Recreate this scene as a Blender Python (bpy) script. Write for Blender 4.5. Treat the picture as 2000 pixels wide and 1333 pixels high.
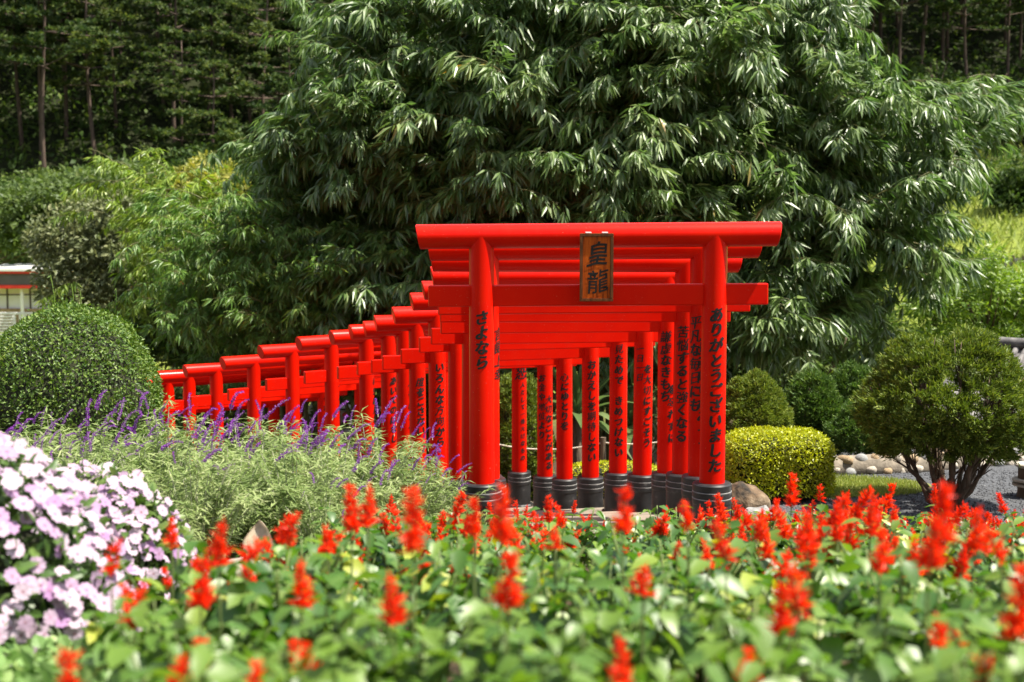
import bpy, bmesh, math, random
import numpy as np
from mathutils import Vector, Matrix

for _o in list(bpy.data.objects):
    bpy.data.objects.remove(_o, do_unlink=True)
SC = bpy.context.scene
COL = SC.collection
R = math.radians
rng = np.random.default_rng(7)
random.seed(7)

# ------------------------------------------------------------------ camera
F_PX, HORIZON, CAM_Z = 2778.0, 410.0, 3.2
PITCH = math.atan((666.5 - HORIZON) / F_PX)
cam_data = bpy.data.cameras.new('camera')
cam = bpy.data.objects.new('camera', cam_data)
COL.objects.link(cam)
cam.location = (0, 0, CAM_Z)
cam.rotation_euler = (math.pi / 2 - PITCH, 0, 0)
cam_data.sensor_width = 36.0
cam_data.lens = 36.0 * F_PX / 2000.0
cam_data.clip_end = 1000
cam_data.dof.use_dof = True
cam_data.dof.focus_distance = 12.6
cam_data.dof.aperture_fstop = 2.3
cam_data.dof.aperture_blades = 9
SC.camera = cam

# ------------------------------------------------------------------ light
SUN_EL, SUN_AZ = 64.0, 78.0            # azimuth measured from -Y (towards the camera) to +X
sdir = Vector((math.cos(R(SUN_EL)) * math.sin(R(SUN_AZ)),
               -math.cos(R(SUN_EL)) * math.cos(R(SUN_AZ)), math.sin(R(SUN_EL))))
world = bpy.data.worlds.new('World')
SC.world = world
world.use_nodes = True
wn = world.node_tree
bg = wn.nodes['Background']
sky = wn.nodes.new('ShaderNodeTexSky')
sky.sky_type = 'NISHITA'
sky.sun_disc = False
sky.sun_elevation = R(SUN_EL)
sky.sun_rotation = math.atan2(sdir.x, sdir.y)
sky.dust_density = 1.5
bg.inputs['Strength'].default_value = 0.115
hsv = wn.nodes.new('ShaderNodeHueSaturation')      # thin bright cloud takes much of the blue out of the sky
hsv.inputs['Saturation'].default_value = 0.45
wn.links.new(sky.outputs['Color'], hsv.inputs['Color'])
wn.links.new(hsv.outputs['Color'], bg.inputs['Color'])
sun_data = bpy.data.lights.new('sun', 'SUN')
sun_data.energy = 5.0
sun_data.angle = R(0.6)
sun_data.color = (1.0, 0.93, 0.80)
sun = bpy.data.objects.new('sun', sun_data)
COL.objects.link(sun)
sun.location = (20, -10, 30)
sun.rotation_euler = sdir.to_track_quat('Z', 'Y').to_euler()
SC.view_settings.view_transform = 'Standard'
SC.view_settings.look = 'None'
SC.view_settings.exposure = 1.2
SC.view_settings.gamma = 1.0
SC.view_settings.use_curve_mapping = False
SC.cycles.use_denoising = True
SC.cycles.max_bounces = 6
SC.cycles.diffuse_bounces = 3
SC.cycles.glossy_bounces = 2
SC.cycles.transmission_bounces = 3
SC.cycles.transparent_max_bounces = 4

# ------------------------------------------------------------------ helpers
def at(px, py, Y):
    """Point of the place that lies at depth Y on the sight line through a photo pixel."""
    u = (px - 1000.0) / F_PX
    v = (666.5 - py) / F_PX
    dy = math.cos(PITCH) + v * math.sin(PITCH)
    dz = -math.sin(PITCH) + v * math.cos(PITCH)
    s = Y / dy
    return np.array([u * s, Y, CAM_Z + dz * s])

def sstep(a, b, x):
    t = np.clip((np.asarray(x, float) - a) / (b - a), 0, 1)
    return t * t * (3 - 2 * t)

def terr(x, y):
    x = np.asarray(x, float); y = np.asarray(y, float)
    left = np.interp(y, [-100, -20, 13, 26, 70, 126, 180], [44.0, 6.22, 0.115, -2.55, -3.0, 32.0, 50.0])  # unseen rise behind the camera, added to cut sky reflections and fill
    right = np.interp(y, [-100, -20, 13.6, 19, 28, 45, 75, 120, 180], [44.0, 6.22, 0.0, 0.0, -2.3, -0.7, 4.2, 28.0, 46.0])
    a = np.where(y < 20, 1.98, 1.98 + (y - 20) * 0.02)
    w = np.where(y < 20, 0.45, 0.45 + (y - 20) * 0.16)
    t = sstep(0, 1, (x - a) / w)
    z = left * (1 - t) + right * t
    far = sstep(40, 80, y)
    z = z + far * (0.8 * np.sin(x * 0.13 + y * 0.07) + 0.6 * np.sin(x * 0.31 - y * 0.11))
    return z

def T(x, y):
    return float(terr(x, y))

def unit(a):
    return a / np.maximum(np.linalg.norm(a, axis=-1, keepdims=True), 1e-9)

LANCE = (np.array([[0, 0, 0], [.4, -.5, .5], [.4, 0, 0], [.4, .5, .5], [1, 0, 0]]),
         [(0, 2, 1), (0, 3, 2), (1, 2, 4), (2, 3, 4)])
OVATE = (np.array([[0, 0, 0], [.28, -.5, .5], [.28, 0, 0], [.28, .5, .5], [.65, -.4, .4], [.65, 0, 0], [.65, .4, .4], [1, 0, 0]]),
         [(0, 2, 1), (0, 3, 2), (1, 2, 5, 4), (2, 3, 6, 5), (4, 5, 7), (5, 6, 7)])
DIAMOND = (np.array([[0, 0, 0], [.5, -.5, .3], [.5, .5, .3], [1, 0, 0]]), [(0, 2, 1), (1, 2, 3)])

class Geo:
    """Collects shapes and links them as ONE mesh."""
    def __init__(self):
        self.V = []; self.L = []; self.N = []; self.M = []; self.n = 0
    def add(self, V, faces, mat=0):
        V = np.asarray(V, float).reshape(-1, 3)
        tot = np.array([len(f) for f in faces], np.int32)
        idx = np.concatenate([np.asarray(f, np.int32) for f in faces]) + self.n
        self.V.append(V); self.L.append(idx); self.N.append(tot)
        self.M.append(np.full(len(tot), mat, np.int32)); self.n += len(V)
        return self
    def leaves(self, P, D, U, l, w, tmpl=LANCE, fold=.3, droop=.25, mat=0):
        P = np.atleast_2d(P); n = len(P)
        D = unit(np.atleast_2d(D)); U = np.broadcast_to(np.atleast_2d(U), (n, 3))
        S = unit(np.cross(D, U)); N = np.cross(S, D)
        l = np.broadcast_to(np.asarray(l, float), (n,)); w = np.broadcast_to(np.asarray(w, float), (n,))
        tv, tf = tmpl; k = len(tv)
        t, s, h = tv[:, 0], tv[:, 1], tv[:, 2]
        al = l[:, None] * t[None]; sd = w[:, None] * s[None]
        up = w[:, None] * h[None] * fold - l[:, None] * (t[None] ** 2) * droop
        V = P[:, None] + D[:, None] * al[..., None] + S[:, None] * sd[..., None] + N[:, None] * up[..., None]
        off = (np.arange(n) * k)[:, None]
        base = np.concatenate([np.array(f) for f in tf])
        idx = (off + base[None]).ravel().astype(np.int32) + self.n
        tot = np.tile(np.array([len(f) for f in tf], np.int32), n)
        self.V.append(V.reshape(-1, 3)); self.L.append(idx); self.N.append(tot)
        self.M.append(np.full(len(tot), mat, np.int32)); self.n += n * k
        return self
    def tube(self, pts, rad, n=6, mat=0, cap=True):
        pts = np.asarray(pts, float); m = len(pts)
        rad = np.broadcast_to(np.asarray(rad, float), (m,))
        tan = unit(np.gradient(pts, axis=0))
        ref = np.array([0, 0, 1.0]) if abs(tan[0][2]) < .9 else np.array([1.0, 0, 0])
        V = []
        for i in range(m):
            a = unit(np.cross(tan[i], ref)); b = np.cross(a, tan[i])
            ang = np.arange(n) * 2 * math.pi / n
            V.append(pts[i] + rad[i] * (np.cos(ang)[:, None] * a + np.sin(ang)[:, None] * b))
        F = []
        for i in range(m - 1):
            for j in range(n):
                k = (j + 1) % n
                F.append((i * n + j, i * n + k, (i + 1) * n + k, (i + 1) * n + j))
        if cap:
            F.append(tuple(range(n))[::-1]); F.append(tuple((m - 1) * n + j for j in range(n)))
        return self.add(np.concatenate(V), F, mat)
    def box(self, c, s, mat=0, M=None):
        x, y, z = np.array(s) / 2
        V = np.array([[-x, -y, -z], [x, -y, -z], [x, y, -z], [-x, y, -z], [-x, -y, z], [x, -y, z], [x, y, z], [-x, y, z]])
        if M is not None: V = V @ np.array(M).T
        return self.add(V + np.asarray(c, float), [(3, 2, 1, 0), (4, 5, 6, 7), (0, 1, 5, 4), (1, 2, 6, 5), (2, 3, 7, 6), (3, 0, 4, 7)], mat)
    def lathe(self, prof, n=32, c=(0, 0, 0), mat=0):
        prof = np.asarray(prof, float); m = len(prof)
        ang = np.arange(n) * 2 * math.pi / n
        V = np.stack([prof[:, 0][:, None] * np.cos(ang), prof[:, 0][:, None] * np.sin(ang), np.repeat(prof[:, 1][:, None], n, 1)], -1).reshape(-1, 3)
        F = []
        for i in range(m - 1):
            for j in range(n):
                k = (j + 1) % n
                F.append((i * n + j, i * n + k, (i + 1) * n + k, (i + 1) * n + j))
        F.append(tuple(range(n))[::-1]); F.append(tuple((m - 1) * n + j for j in range(n)))
        return self.add(V + np.asarray(c, float), F, mat)
    def merge(self, V, L, N, M):
        self.V.append(V); self.L.append(L + self.n); self.N.append(N); self.M.append(M); self.n += len(V)
    def arrays(self):
        return np.concatenate(self.V), np.concatenate(self.L), np.concatenate(self.N), np.concatenate(self.M)
    def mesh(self, name, mats, smooth=False, sharp=None):
        V, L, N, M = self.arrays()
        me = bpy.data.meshes.new(name)
        me.vertices.add(len(V)); me.vertices.foreach_set('co', V.astype(np.float32).ravel())
        me.loops.add(len(L)); me.loops.foreach_set('vertex_index', L.astype(np.int32))
        me.polygons.add(len(N))
        me.polygons.foreach_set('loop_start', np.concatenate([[0], np.cumsum(N)[:-1]]).astype(np.int32))
        me.polygons.foreach_set('material_index', M)
        me.polygons.foreach_set('use_smooth', np.full(len(N), smooth))
        me.update(calc_edges=True)
        me.validate()
        for m in (mats if isinstance(mats, (list, tuple)) else [mats]):
            me.materials.append(m)
        if sharp: me.set_sharp_from_angle(angle=R(sharp))
        return me

def ob(name, data, parent=None, loc=(0, 0, 0), rot=(0, 0, 0), scale=(1, 1, 1)):
    o = bpy.data.objects.new(name, data)
    COL.objects.link(o)
    o.location = loc; o.rotation_euler = rot
    o.scale = scale if hasattr(scale, '__len__') else (scale,) * 3
    if parent is not None: o.parent = parent
    return o

def tag(o, label, cat, group=None):
    o['label'] = label; o['category'] = cat
    if group: o['group'] = group
    return o

def thing(name, label, cat, loc=(0, 0, 0), rotz=0.0, group=None, scale=1.0):
    o = ob(name, None, None, loc, (0, 0, rotz), scale)
    o.empty_display_size = 0.2
    return tag(o, label, cat, group)

def struct(o, kind='structure'):
    o['kind'] = kind
    return o

def jitter_mesh(me, amp, scale=3.0, seed=0):
    V = np.empty(len(me.vertices) * 3, np.float32); me.vertices.foreach_get('co', V); V = V.reshape(-1, 3)
    r = np.random.default_rng(seed); ph = r.uniform(0, 6.28, (6, 3)); k = r.normal(0, scale, (6, 3))
    d = np.zeros_like(V)
    for i in range(6):
        s = np.sin(V @ k[i])
        d += s[:, None] * np.sin(ph[i])[None] * amp / 2.2
    me.vertices.foreach_set('co', (V + d).astype(np.float32).ravel()); me.update()

# ------------------------------------------------------------------ materials
def new_mat(name):
    m = bpy.data.materials.new(name); m.use_nodes = True
    nt = m.node_tree; return m, nt, nt.nodes['Principled BSDF']

def noise(nt, scale, detail=4.0, rough=.55, coord='Object', stretch=None):
    tc = nt.nodes.new('ShaderNodeTexCoord')
    n = nt.nodes.new('ShaderNodeTexNoise')
    n.inputs['Scale'].default_value = scale; n.inputs['Detail'].default_value = detail; n.inputs['Roughness'].default_value = rough
    src = tc.outputs[coord]
    if stretch:
        mp = nt.nodes.new('ShaderNodeMapping'); mp.inputs['Scale'].default_value = stretch
        nt.links.new(src, mp.inputs['Vector']); src = mp.outputs['Vector']
    nt.links.new(src, n.inputs['Vector'])
    return n.outputs['Fac']

def ramp(nt, fac, stops):
    r = nt.nodes.new('ShaderNodeValToRGB')
    el = r.color_ramp.elements
    while len(el) < len(stops): el.new(0.5)
    for e, (p, c) in zip(el, stops):
        e.position = p; e.color = (*c, 1) if len(c) == 3 else c
    nt.links.new(fac, r.inputs['Fac'])
    return r.outputs['Color']

def bump(nt, b, fac, strength=.3, dist=.02):
    n = nt.nodes.new('ShaderNodeBump'); n.inputs['Strength'].default_value = strength; n.inputs['Distance'].default_value = dist
    nt.links.new(fac, n.inputs['Height']); nt.links.new(n.outputs['Normal'], b.inputs['Normal'])

def surf(name, stops, scale=6.0, rough=.7, bmp=.25, dist=.01, stretch=None, spec=.4, coat=0.0, detail=5.0):
    m, nt, b = new_mat(name)
    f = noise(nt, scale, detail, stretch=stretch)
    nt.links.new(ramp(nt, f, stops), b.inputs['Base Color'])
    rr = nt.nodes.new('ShaderNodeMapRange')
    rr.inputs['To Min'].default_value = rough - .1; rr.inputs['To Max'].default_value = min(1, rough + .12)
    nt.links.new(f, rr.inputs['Value']); nt.links.new(rr.outputs['Result'], b.inputs['Roughness'])
    b.inputs['Specular IOR Level'].default_value = spec
    b.inputs['Coat Weight'].default_value = coat
    if bmp: bump(nt, b, noise(nt, scale * 3, 4, stretch=stretch), bmp, dist)
    return m

def leafmat(name, stops, rough=.45, trans=.3, spec=.5, tcol=None, coat=0.0):
    """Leaf: colour varies from leaf to leaf; light also passes through the blade."""
    m, nt, b = new_mat(name)
    g = nt.nodes.new('ShaderNodeNewGeometry'); oi = nt.nodes.new('ShaderNodeObjectInfo')
    mx = nt.nodes.new('ShaderNodeMath'); mx.operation = 'MULTIPLY_ADD'
    mx.inputs[1].default_value = .3; nt.links.new(oi.outputs['Random'], mx.inputs[0])
    m2 = nt.nodes.new('ShaderNodeMath'); m2.operation = 'MULTIPLY'; m2.inputs[1].default_value = .7
    nt.links.new(g.outputs['Random Per Island'], m2.inputs[0]); nt.links.new(m2.outputs[0], mx.inputs[2])
    c = ramp(nt, mx.outputs[0], stops)
    nt.links.new(c, b.inputs['Base Color'])
    b.inputs['Roughness'].default_value = rough; b.inputs['Specular IOR Level'].default_value = spec
    b.inputs['Coat Weight'].default_value = coat
    tr = nt.nodes.new('ShaderNodeBsdfTranslucent')
    hs = nt.nodes.new('ShaderNodeHueSaturation'); hs.inputs['Saturation'].default_value = 1.1; hs.inputs['Value'].default_value = 1.6
    if tcol is None: nt.links.new(c, hs.inputs['Color'])
    else: hs.inputs['Color'].default_value = (*tcol, 1)
    nt.links.new(hs.outputs['Color'], tr.inputs['Color'])
    ms = nt.nodes.new('ShaderNodeMixShader'); ms.inputs['Fac'].default_value = trans
    out = nt.nodes['Material Output']
    nt.links.new(b.outputs['BSDF'], ms.inputs[1]); nt.links.new(tr.outputs['BSDF'], ms.inputs[2])
    nt.links.new(ms.outputs['Shader'], out.inputs['Surface'])
    return m

FEATURES = [(-60, 'the left frame edge'), (40, 'the white building'), (150, 'the dome hedge'), (290, 'the last torii gate'), (430, 'the fifteenth gate'), (500, 'the fourteenth gate'), (575, 'the thirteenth gate'), (635, 'the twelfth gate'), (690, 'the eleventh gate'), (810, 'the eighth gate'), (940, 'the left front post'), (1050, 'the tall juniper'), (1165, 'the wooden plaque'),
            (1280, 'the fifth gate post'), (1395, 'the right front post'), (1520, 'the block hedge'), (1600, 'the conical juniper'), (1690, 'the stone border'), (1780, 'the juniper edge'), (1860, 'the big juniper'), (1990, 'the right frame edge'), (2200, 'space past the right')]
NUM = ['one', 'two', 'three', 'four', 'five', 'six', 'seven', 'eight', 'nine', 'ten', 'eleven', 'twelve', 'thirteen', 'fourteen', 'fifteen', 'sixteen', 'seventeen', 'eighteen', 'nineteen', 'twenty', 'twenty-one', 'twenty-two', 'twenty-three', 'twenty-four', 'twenty-five', 'twenty-six'] + ['last'] * 12
def inline(x, y):
    px = 1000 + F_PX * x / y
    return min(FEATURES, key=lambda f: abs(f[0] - px))[1]

MAT = {}
def red_paint():
    m, nt, b = new_mat('red_lacquer')
    base = ramp(nt, noise(nt, 1.6, 5), [(.3, (.60, .0032, .0002)), (.7, (.70, .009, .0004))])
    streak = noise(nt, 9, 5, .6, stretch=(1, 1, .12))
    faded = ramp(nt, streak, [(.55, (0, 0, 0)), (.78, (1, 1, 1))])
    mx = nt.nodes.new('ShaderNodeMix'); mx.data_type = 'RGBA'; mx.inputs['B'].default_value = (.62, .014, .004, 1)
    sc = nt.nodes.new('ShaderNodeMath'); sc.operation = 'MULTIPLY'; sc.inputs[1].default_value = .35
    nt.links.new(faded, sc.inputs[0]); nt.links.new(sc.outputs[0], mx.inputs['Factor']); nt.links.new(base, mx.inputs['A'])
    oi = nt.nodes.new('ShaderNodeObjectInfo'); hv = nt.nodes.new('ShaderNodeHueSaturation')
    vr = nt.nodes.new('ShaderNodeMapRange'); vr.inputs['To Min'].default_value = .88; vr.inputs['To Max'].default_value = 1.06
    nt.links.new(oi.outputs['Random'], vr.inputs['Value']); nt.links.new(vr.outputs['Result'], hv.inputs['Value'])
    nt.links.new(mx.outputs['Result'], hv.inputs['Color'])
    fine = noise(nt, 90, 2)
    spot = ramp(nt, fine, [(.72, (0, 0, 0)), (.76, (1, 1, 1))])
    m2 = nt.nodes.new('ShaderNodeMix'); m2.data_type = 'RGBA'; m2.inputs['B'].default_value = (.50, .16, .11, 1)
    nt.links.new(spot, m2.inputs['Factor']); nt.links.new(hv.outputs['Color'], m2.inputs['A'])
    nt.links.new(m2.outputs['Result'], b.inputs['Base Color'])
    rr = nt.nodes.new('ShaderNodeMapRange'); rr.inputs['To Min'].default_value = .36; rr.inputs['To Max'].default_value = .56
    nt.links.new(streak, rr.inputs['Value']); nt.links.new(rr.outputs['Result'], b.inputs['Roughness'])
    b.inputs['Specular IOR Level'].default_value = .06
    b.inputs['Coat Weight'].default_value = .7; b.inputs['Coat Roughness'].default_value = .2; b.inputs['Coat IOR'].default_value = 1.25
    bump(nt, b, noise(nt, 30, 4, .6, stretch=(1, 1, .2)), .06, .003)
    return m
MAT['red'] = red_paint()
MAT['ink'] = surf('black_ink', [(.3, (.006, .005, .005)), (.8, (.02, .016, .015))], 20, .5, 0)
MAT['granite'] = surf('black_granite', [(.3, (.012, .012, .013)), (.62, (.03, .03, .032)), (.85, (.16, .155, .15))], 7, .42, .15, .003, spec=.5)
MAT['stone_edge'] = surf('worn_stone_edge', [(.3, (.14, .14, .14)), (.8, (.36, .35, .34))], 12, .6, .2, .003)  # pale worn rim; light caught by the groove edges is put into its colour
MAT['paving'] = surf('paving_stone', [(.3, (.12, .10, .08)), (.7, (.26, .22, .17))], 5, .85, .4, .01)
MAT['plaque'] = surf('varnished_wood', [(.30, (.06, .011, .003)), (.45, (.38, .062, .005)), (.75, (.60, .125, .008))], 5, .45, .12, .002, stretch=(6, 6, .7), coat=.08, spec=.2)
MAT['plaque_dark'] = surf('dark_wood_frame', [(.3, (.06, .02, .008)), (.8, (.22, .07, .02))], 8, .4, .15, .002, stretch=(4, 4, 1), coat=.3)
MAT['metal'] = surf('steel_clip', [(.3, (.5, .5, .5)), (.8, (.7, .7, .68))], 8, .35, 0)
MAT['bark'] = surf('bark', [(.3, (.05, .035, .022)), (.7, (.16, .115, .08))], 14, .9, .6, .02, stretch=(1, 1, .25))
MAT['pine_bark'] = surf('pine_bark', [(.3, (.045, .03, .022)), (.7, (.12, .085, .065))], 9, .9, .6, .03, stretch=(1, 1, .25))
MAT['culm'] = surf('bamboo_culm', [(.3, (.05, .07, .02)), (.7, (.13, .14, .045))], 5, .45, .1, .004, stretch=(1, 1, .3))
MAT['twig'] = surf('twig', [(.3, (.05, .06, .015)), (.7, (.13, .12, .035))], 8, .6, 0)
MAT['stem_green'] = surf('green_stem', [(.3, (.08, .13, .03)), (.7, (.16, .20, .06))], 20, .6, 0)
MAT['bamboo_leaf'] = leafmat('bamboo_leaf', [(0, (.045, .105, .022)), (.5, (.118, .200, .045)), (.95, (.26, .34, .13)), (.992, (.40, .20, .02))], .42, .36, 1.0)
MAT['bamboo_mid'] = leafmat('mid_green_bamboo_leaf', [(0, (.06, .14, .024)), (.6, (.12, .225, .04)), (1, (.23, .33, .07))], .42, .38, .6)
MAT['bamboo_pale'] = leafmat('pale_bamboo_leaf', [(0, (.09, .17, .02)), (.6, (.19, .28, .035)), (1, (.33, .38, .06))], .4, .35, .5)
MAT['tree_leaf'] = leafmat('tree_leaf', [(0, (.05, .085, .02)), (.6, (.10, .15, .032)), (1, (.17, .19, .05))], .5, .3, .4)
MAT['tree_olive'] = leafmat('olive_tree_leaf', [(0, (.06, .08, .03)), (.6, (.13, .155, .06)), (1, (.22, .23, .10))], .5, .25, .4)
MAT['tree_yellow'] = leafmat('yellowing_tree_leaf', [(0, (.12, .15, .02)), (.6, (.24, .25, .04)), (1, (.36, .30, .05))], .5, .3, .4)
MAT['pine_needle'] = leafmat('pine_needle', [(0, (.018, .042, .014)), (.5, (.050, .085, .022)), (1, (.14, .17, .036))], .6, .32, .25)
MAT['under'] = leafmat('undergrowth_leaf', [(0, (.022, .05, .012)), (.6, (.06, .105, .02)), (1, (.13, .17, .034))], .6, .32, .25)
MAT['hedge'] = leafmat('small_leaf_hedge', [(0, (.04, .095, .012)), (.5, (.105, .18, .022)), (1, (.24, .30, .06))], .5, .25, .45)
MAT['hedge_yellow'] = leafmat('yellow_hedge_leaf', [(0, (.18, .22, .008)), (.5, (.38, .42, .014)), (1, (.58, .57, .03))], .4, .3, .5)
MAT['juniper'] = leafmat('juniper_needle', [(0, (.045, .085, .012)), (.6, (.115, .165, .022)), (1, (.25, .285, .045))], .6, .25, .3)
MAT['juniper_dark'] = leafmat('dark_juniper_needle', [(0, (.03, .075, .014)), (.6, (.07, .13, .022)), (1, (.13, .19, .035))], .6, .25, .3)
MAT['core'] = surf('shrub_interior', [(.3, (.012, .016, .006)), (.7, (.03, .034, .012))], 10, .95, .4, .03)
MAT['sage_leaf'] = leafmat('grey_green_sage_leaf', [(0, (.09, .15, .035)), (.5, (.20, .27, .085)), (1, (.38, .42, .21))], .6, .3, .3)
MAT['sage_flower'] = leafmat('purple_sage_flower', [(0, (.14, .022, .25)), (.6, (.26, .06, .40)), (1, (.42, .22, .54))], .75, .25, .15)
MAT['sage_stem'] = surf('pale_sage_stem', [(.3, (.30, .32, .20)), (.7, (.48, .46, .36))], 20, .7, 0)
MAT['salvia_leaf'] = leafmat('salvia_leaf', [(0, (.018, .07, .010)), (.4, (.065, .15, .020)), (.78, (.16, .255, .034)), (1, (.42, .43, .04))], .42, .34, .6)
MAT['salvia_flower'] = leafmat('scarlet_petal', [(0, (.62, .014, .003)), (.6, (.80, .042, .006)), (1, (.88, .10, .014))], .5, .35, .3)
MAT['imp_leaf'] = leafmat('impatiens_leaf', [(0, (.04, .09, .02)), (.5, (.08, .15, .03)), (1, (.16, .22, .05))], .4, .25, .5)
MAT['cover_leaf'] = leafmat('ground_cover_leaf', [(0, (.10, .20, .05)), (.6, (.20, .32, .10)), (1, (.34, .42, .16))], .5, .3, .4)
MAT['strap'] = leafmat('strap_leaf', [(0, (.05, .10, .03)), (.6, (.12, .18, .06)), (1, (.34, .36, .20))], .4, .3, .5)
MAT['grass'] = leafmat('grass_blade', [(0, (.12, .17, .03)), (.6, (.22, .27, .05)), (1, (.34, .34, .10))], .6, .3, .3)
MAT['soil'] = surf('soil', [(.3, (.035, .025, .016)), (.7, (.09, .065, .04))], 9, .95, .6, .03)
MAT['gravel'] = surf('gravel', [(.3, (.035, .037, .042)), (.6, (.08, .085, .095)), (.8, (.2, .2, .21))], 40, .8, .5, .02)
MAT['pebble'] = leafmat('pebble', [(0, (.04, .042, .05)), (.7, (.10, .105, .115)), (1, (.34, .34, .34))], .7, .0, .4)
MAT['rock_brown'] = surf('brown_rock', [(.38, (.02, .015, .010)), (.52, (.13, .085, .048)), (.8, (.34, .27, .19))], 5, .85, .8, .03)
MAT['rock_grey'] = surf('grey_rock', [(.3, (.10, .10, .10)), (.55, (.28, .28, .27)), (.8, (.45, .44, .42))], 5, .85, .9, .04, stretch=(1, 1, 3))
MAT['mortar'] = surf('mortar', [(.3, (.13, .11, .085)), (.7, (.26, .22, .17))], 10, .95, .5, .02)
MAT['stone_a'] = surf('pale_stone', [(.3, (.28, .24, .19)), (.7, (.50, .45, .38))], 6, .85, .5, .02)
MAT['stone_b'] = surf('tan_stone', [(.3, (.22, .15, .08)), (.7, (.42, .31, .19))], 6, .85, .5, .02)
MAT['stone_c'] = surf('grey_stone', [(.3, (.17, .17, .17)), (.7, (.38, .38, .37))], 6, .85, .5, .02)
MAT['roof_tile'] = surf('grey_roof_tile', [(.3, (.07, .068, .07)), (.6, (.16, .15, .15)), (.85, (.28, .26, .25))], 6, .7, .3, .01)
MAT['white_wall'] = surf('white_panel', [(.3, (.66, .68, .74)), (.7, (.74, .76, .80))], 2, .6, 0)
MAT['white_paint'] = surf('white_paint', [(.3, (.72, .72, .70)), (.7, (.80, .80, .78))], 4, .5, 0)
MAT['dark_fascia'] = surf('dark_fascia', [(.3, (.075, .065, .065)), (.7, (.11, .095, .095))], 2, .6, 0)
MAT['rope'] = surf('white_rope', [(.3, (.55, .50, .40)), (.7, (.72, .67, .56))], 60, .9, .4, .003)
MAT['dry_leaf'] = surf('dry_leaf', [(.3, (.52, .42, .29)), (.7, (.74, .65, .52))], 10, .8, .3, .01)
MAT['concrete'] = surf('concrete', [(.3, (.28, .28, .27)), (.7, (.44, .43, .41))], 3, .85, .3, .01)
MAT['red_rail'] = surf('red_rail_paint', [(.3, (.45, .02, .015)), (.7, (.6, .04, .025))], 5, .45, 0)

# ================================================================== the setting
def ground_material():
    m, nt, b = new_mat('ground')
    tc = nt.nodes.new('ShaderNodeTexCoord'); sp = nt.nodes.new('ShaderNodeSeparateXYZ')
    nt.links.new(tc.outputs['Object'], sp.inputs[0])
    soil = ramp(nt, noise(nt, 5, 6), [(.3, (.03, .022, .014)), (.7, (.085, .06, .036))])
    grass = ramp(nt, noise(nt, .5, 8, .7), [(.3, (.085, .12, .02)), (.55, (.17, .21, .035)), (.8, (.27, .26, .06))])
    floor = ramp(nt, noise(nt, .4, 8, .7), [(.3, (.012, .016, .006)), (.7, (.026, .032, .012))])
    def mask(sock, a, c):
        r = nt.nodes.new('ShaderNodeMapRange'); r.inputs['From Min'].default_value = a; r.inputs['From Max'].default_value = c
        nt.links.new(sock, r.inputs['Value']); return r.outputs['Result']
    def mix(f, a, c):
        x = nt.nodes.new('ShaderNodeMix'); x.data_type = 'RGBA'
        nt.links.new(f, x.inputs['Factor']); nt.links.new(a, x.inputs['A']); nt.links.new(c, x.inputs['B']); return x.outputs['Result']
    mm = nt.nodes.new('ShaderNodeMath'); mm.operation = 'MULTIPLY'
    nt.links.new(mask(sp.outputs['Y'], 24, 30), mm.inputs[0]); nt.links.new(mask(sp.outputs['X'], 5, 9), mm.inputs[1])
    m3 = nt.nodes.new('ShaderNodeMath'); m3.operation = 'MAXIMUM'
    nt.links.new(mm.outputs[0], m3.inputs[0]); nt.links.new(mask(sp.outputs['Y'], 36, 44), m3.inputs[1])
    c = mix(m3.outputs[0], soil, grass)
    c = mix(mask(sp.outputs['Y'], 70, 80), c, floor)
    nt.links.new(c, b.inputs['Base Color']); b.inputs['Roughness'].default_value = .95
    b.inputs['Specular IOR Level'].default_value = .15
    bump(nt, b, noise(nt, 3, 8, .7), .7, .08)
    return m

xs = np.concatenate([np.linspace(-120, -14, 40), np.linspace(-13.5, 13.5, 91), np.linspace(14, 120, 40)])
ys = np.concatenate([np.linspace(-100, -14, 20), np.linspace(-12, 1, 10), np.linspace(1.4, 30, 73), np.linspace(31, 180, 90)])
XX, YY = np.meshgrid(xs, ys)
ZZ = terr(XX, YY) + 0.012 * np.sin(XX * 5.1 + YY * 2.3) * np.sin(YY * 4.7 - XX)
nx_, ny_ = len(xs), len(ys)
ii, jj = np.meshgrid(np.arange(nx_ - 1), np.arange(ny_ - 1))
i0 = (jj * nx_ + ii).ravel()
gq = Geo(); gq.V.append(np.stack([XX, YY, ZZ], -1).reshape(-1, 3)); gq.n = nx_ * ny_
gq.L.append(np.stack([i0, i0 + 1, i0 + nx_ + 1, i0 + nx_], 1).ravel().astype(np.int32))
gq.N.append(np.full(len(i0), 4, np.int32)); gq.M.append(np.zeros(len(i0), np.int32))
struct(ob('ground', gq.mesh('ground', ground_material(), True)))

# gravel court and lawn on the level right-hand garden
def sheet(name, pts, z, mat):
    c = np.mean(pts, 0)
    V = [(c[0], c[1], z)] + [(p[0], p[1], z) for p in pts]
    n = len(pts)
    return ob(name, Geo().add(V, [(0, 1 + i, 1 + (i + 1) % n) for i in range(n)]).mesh(name, mat))
def blob(cx, cy, rx, ry, n=40, amp=.12, seed=1):
    r = np.random.default_rng(seed); a = np.arange(n) * 2 * math.pi / n
    k = 1 + amp * (np.sin(a * 2 + r.uniform(0, 6)) + .6 * np.sin(a * 3 + r.uniform(0, 6)) + .4 * np.sin(a * 5 + r.uniform(0, 6)))
    return np.stack([cx + rx * k * np.cos(a), cy + ry * k * np.sin(a)], 1)
gravel_pts = [(2.55, 13.65), (9.5, 13.65), (9.5, 18.8), (2.55, 18.8)]
struct(sheet('gravel_court', gravel_pts, .016, MAT['gravel']))
lawn_pts = blob(3.75, 16.15, 1.0, .62, seed=3)
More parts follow.
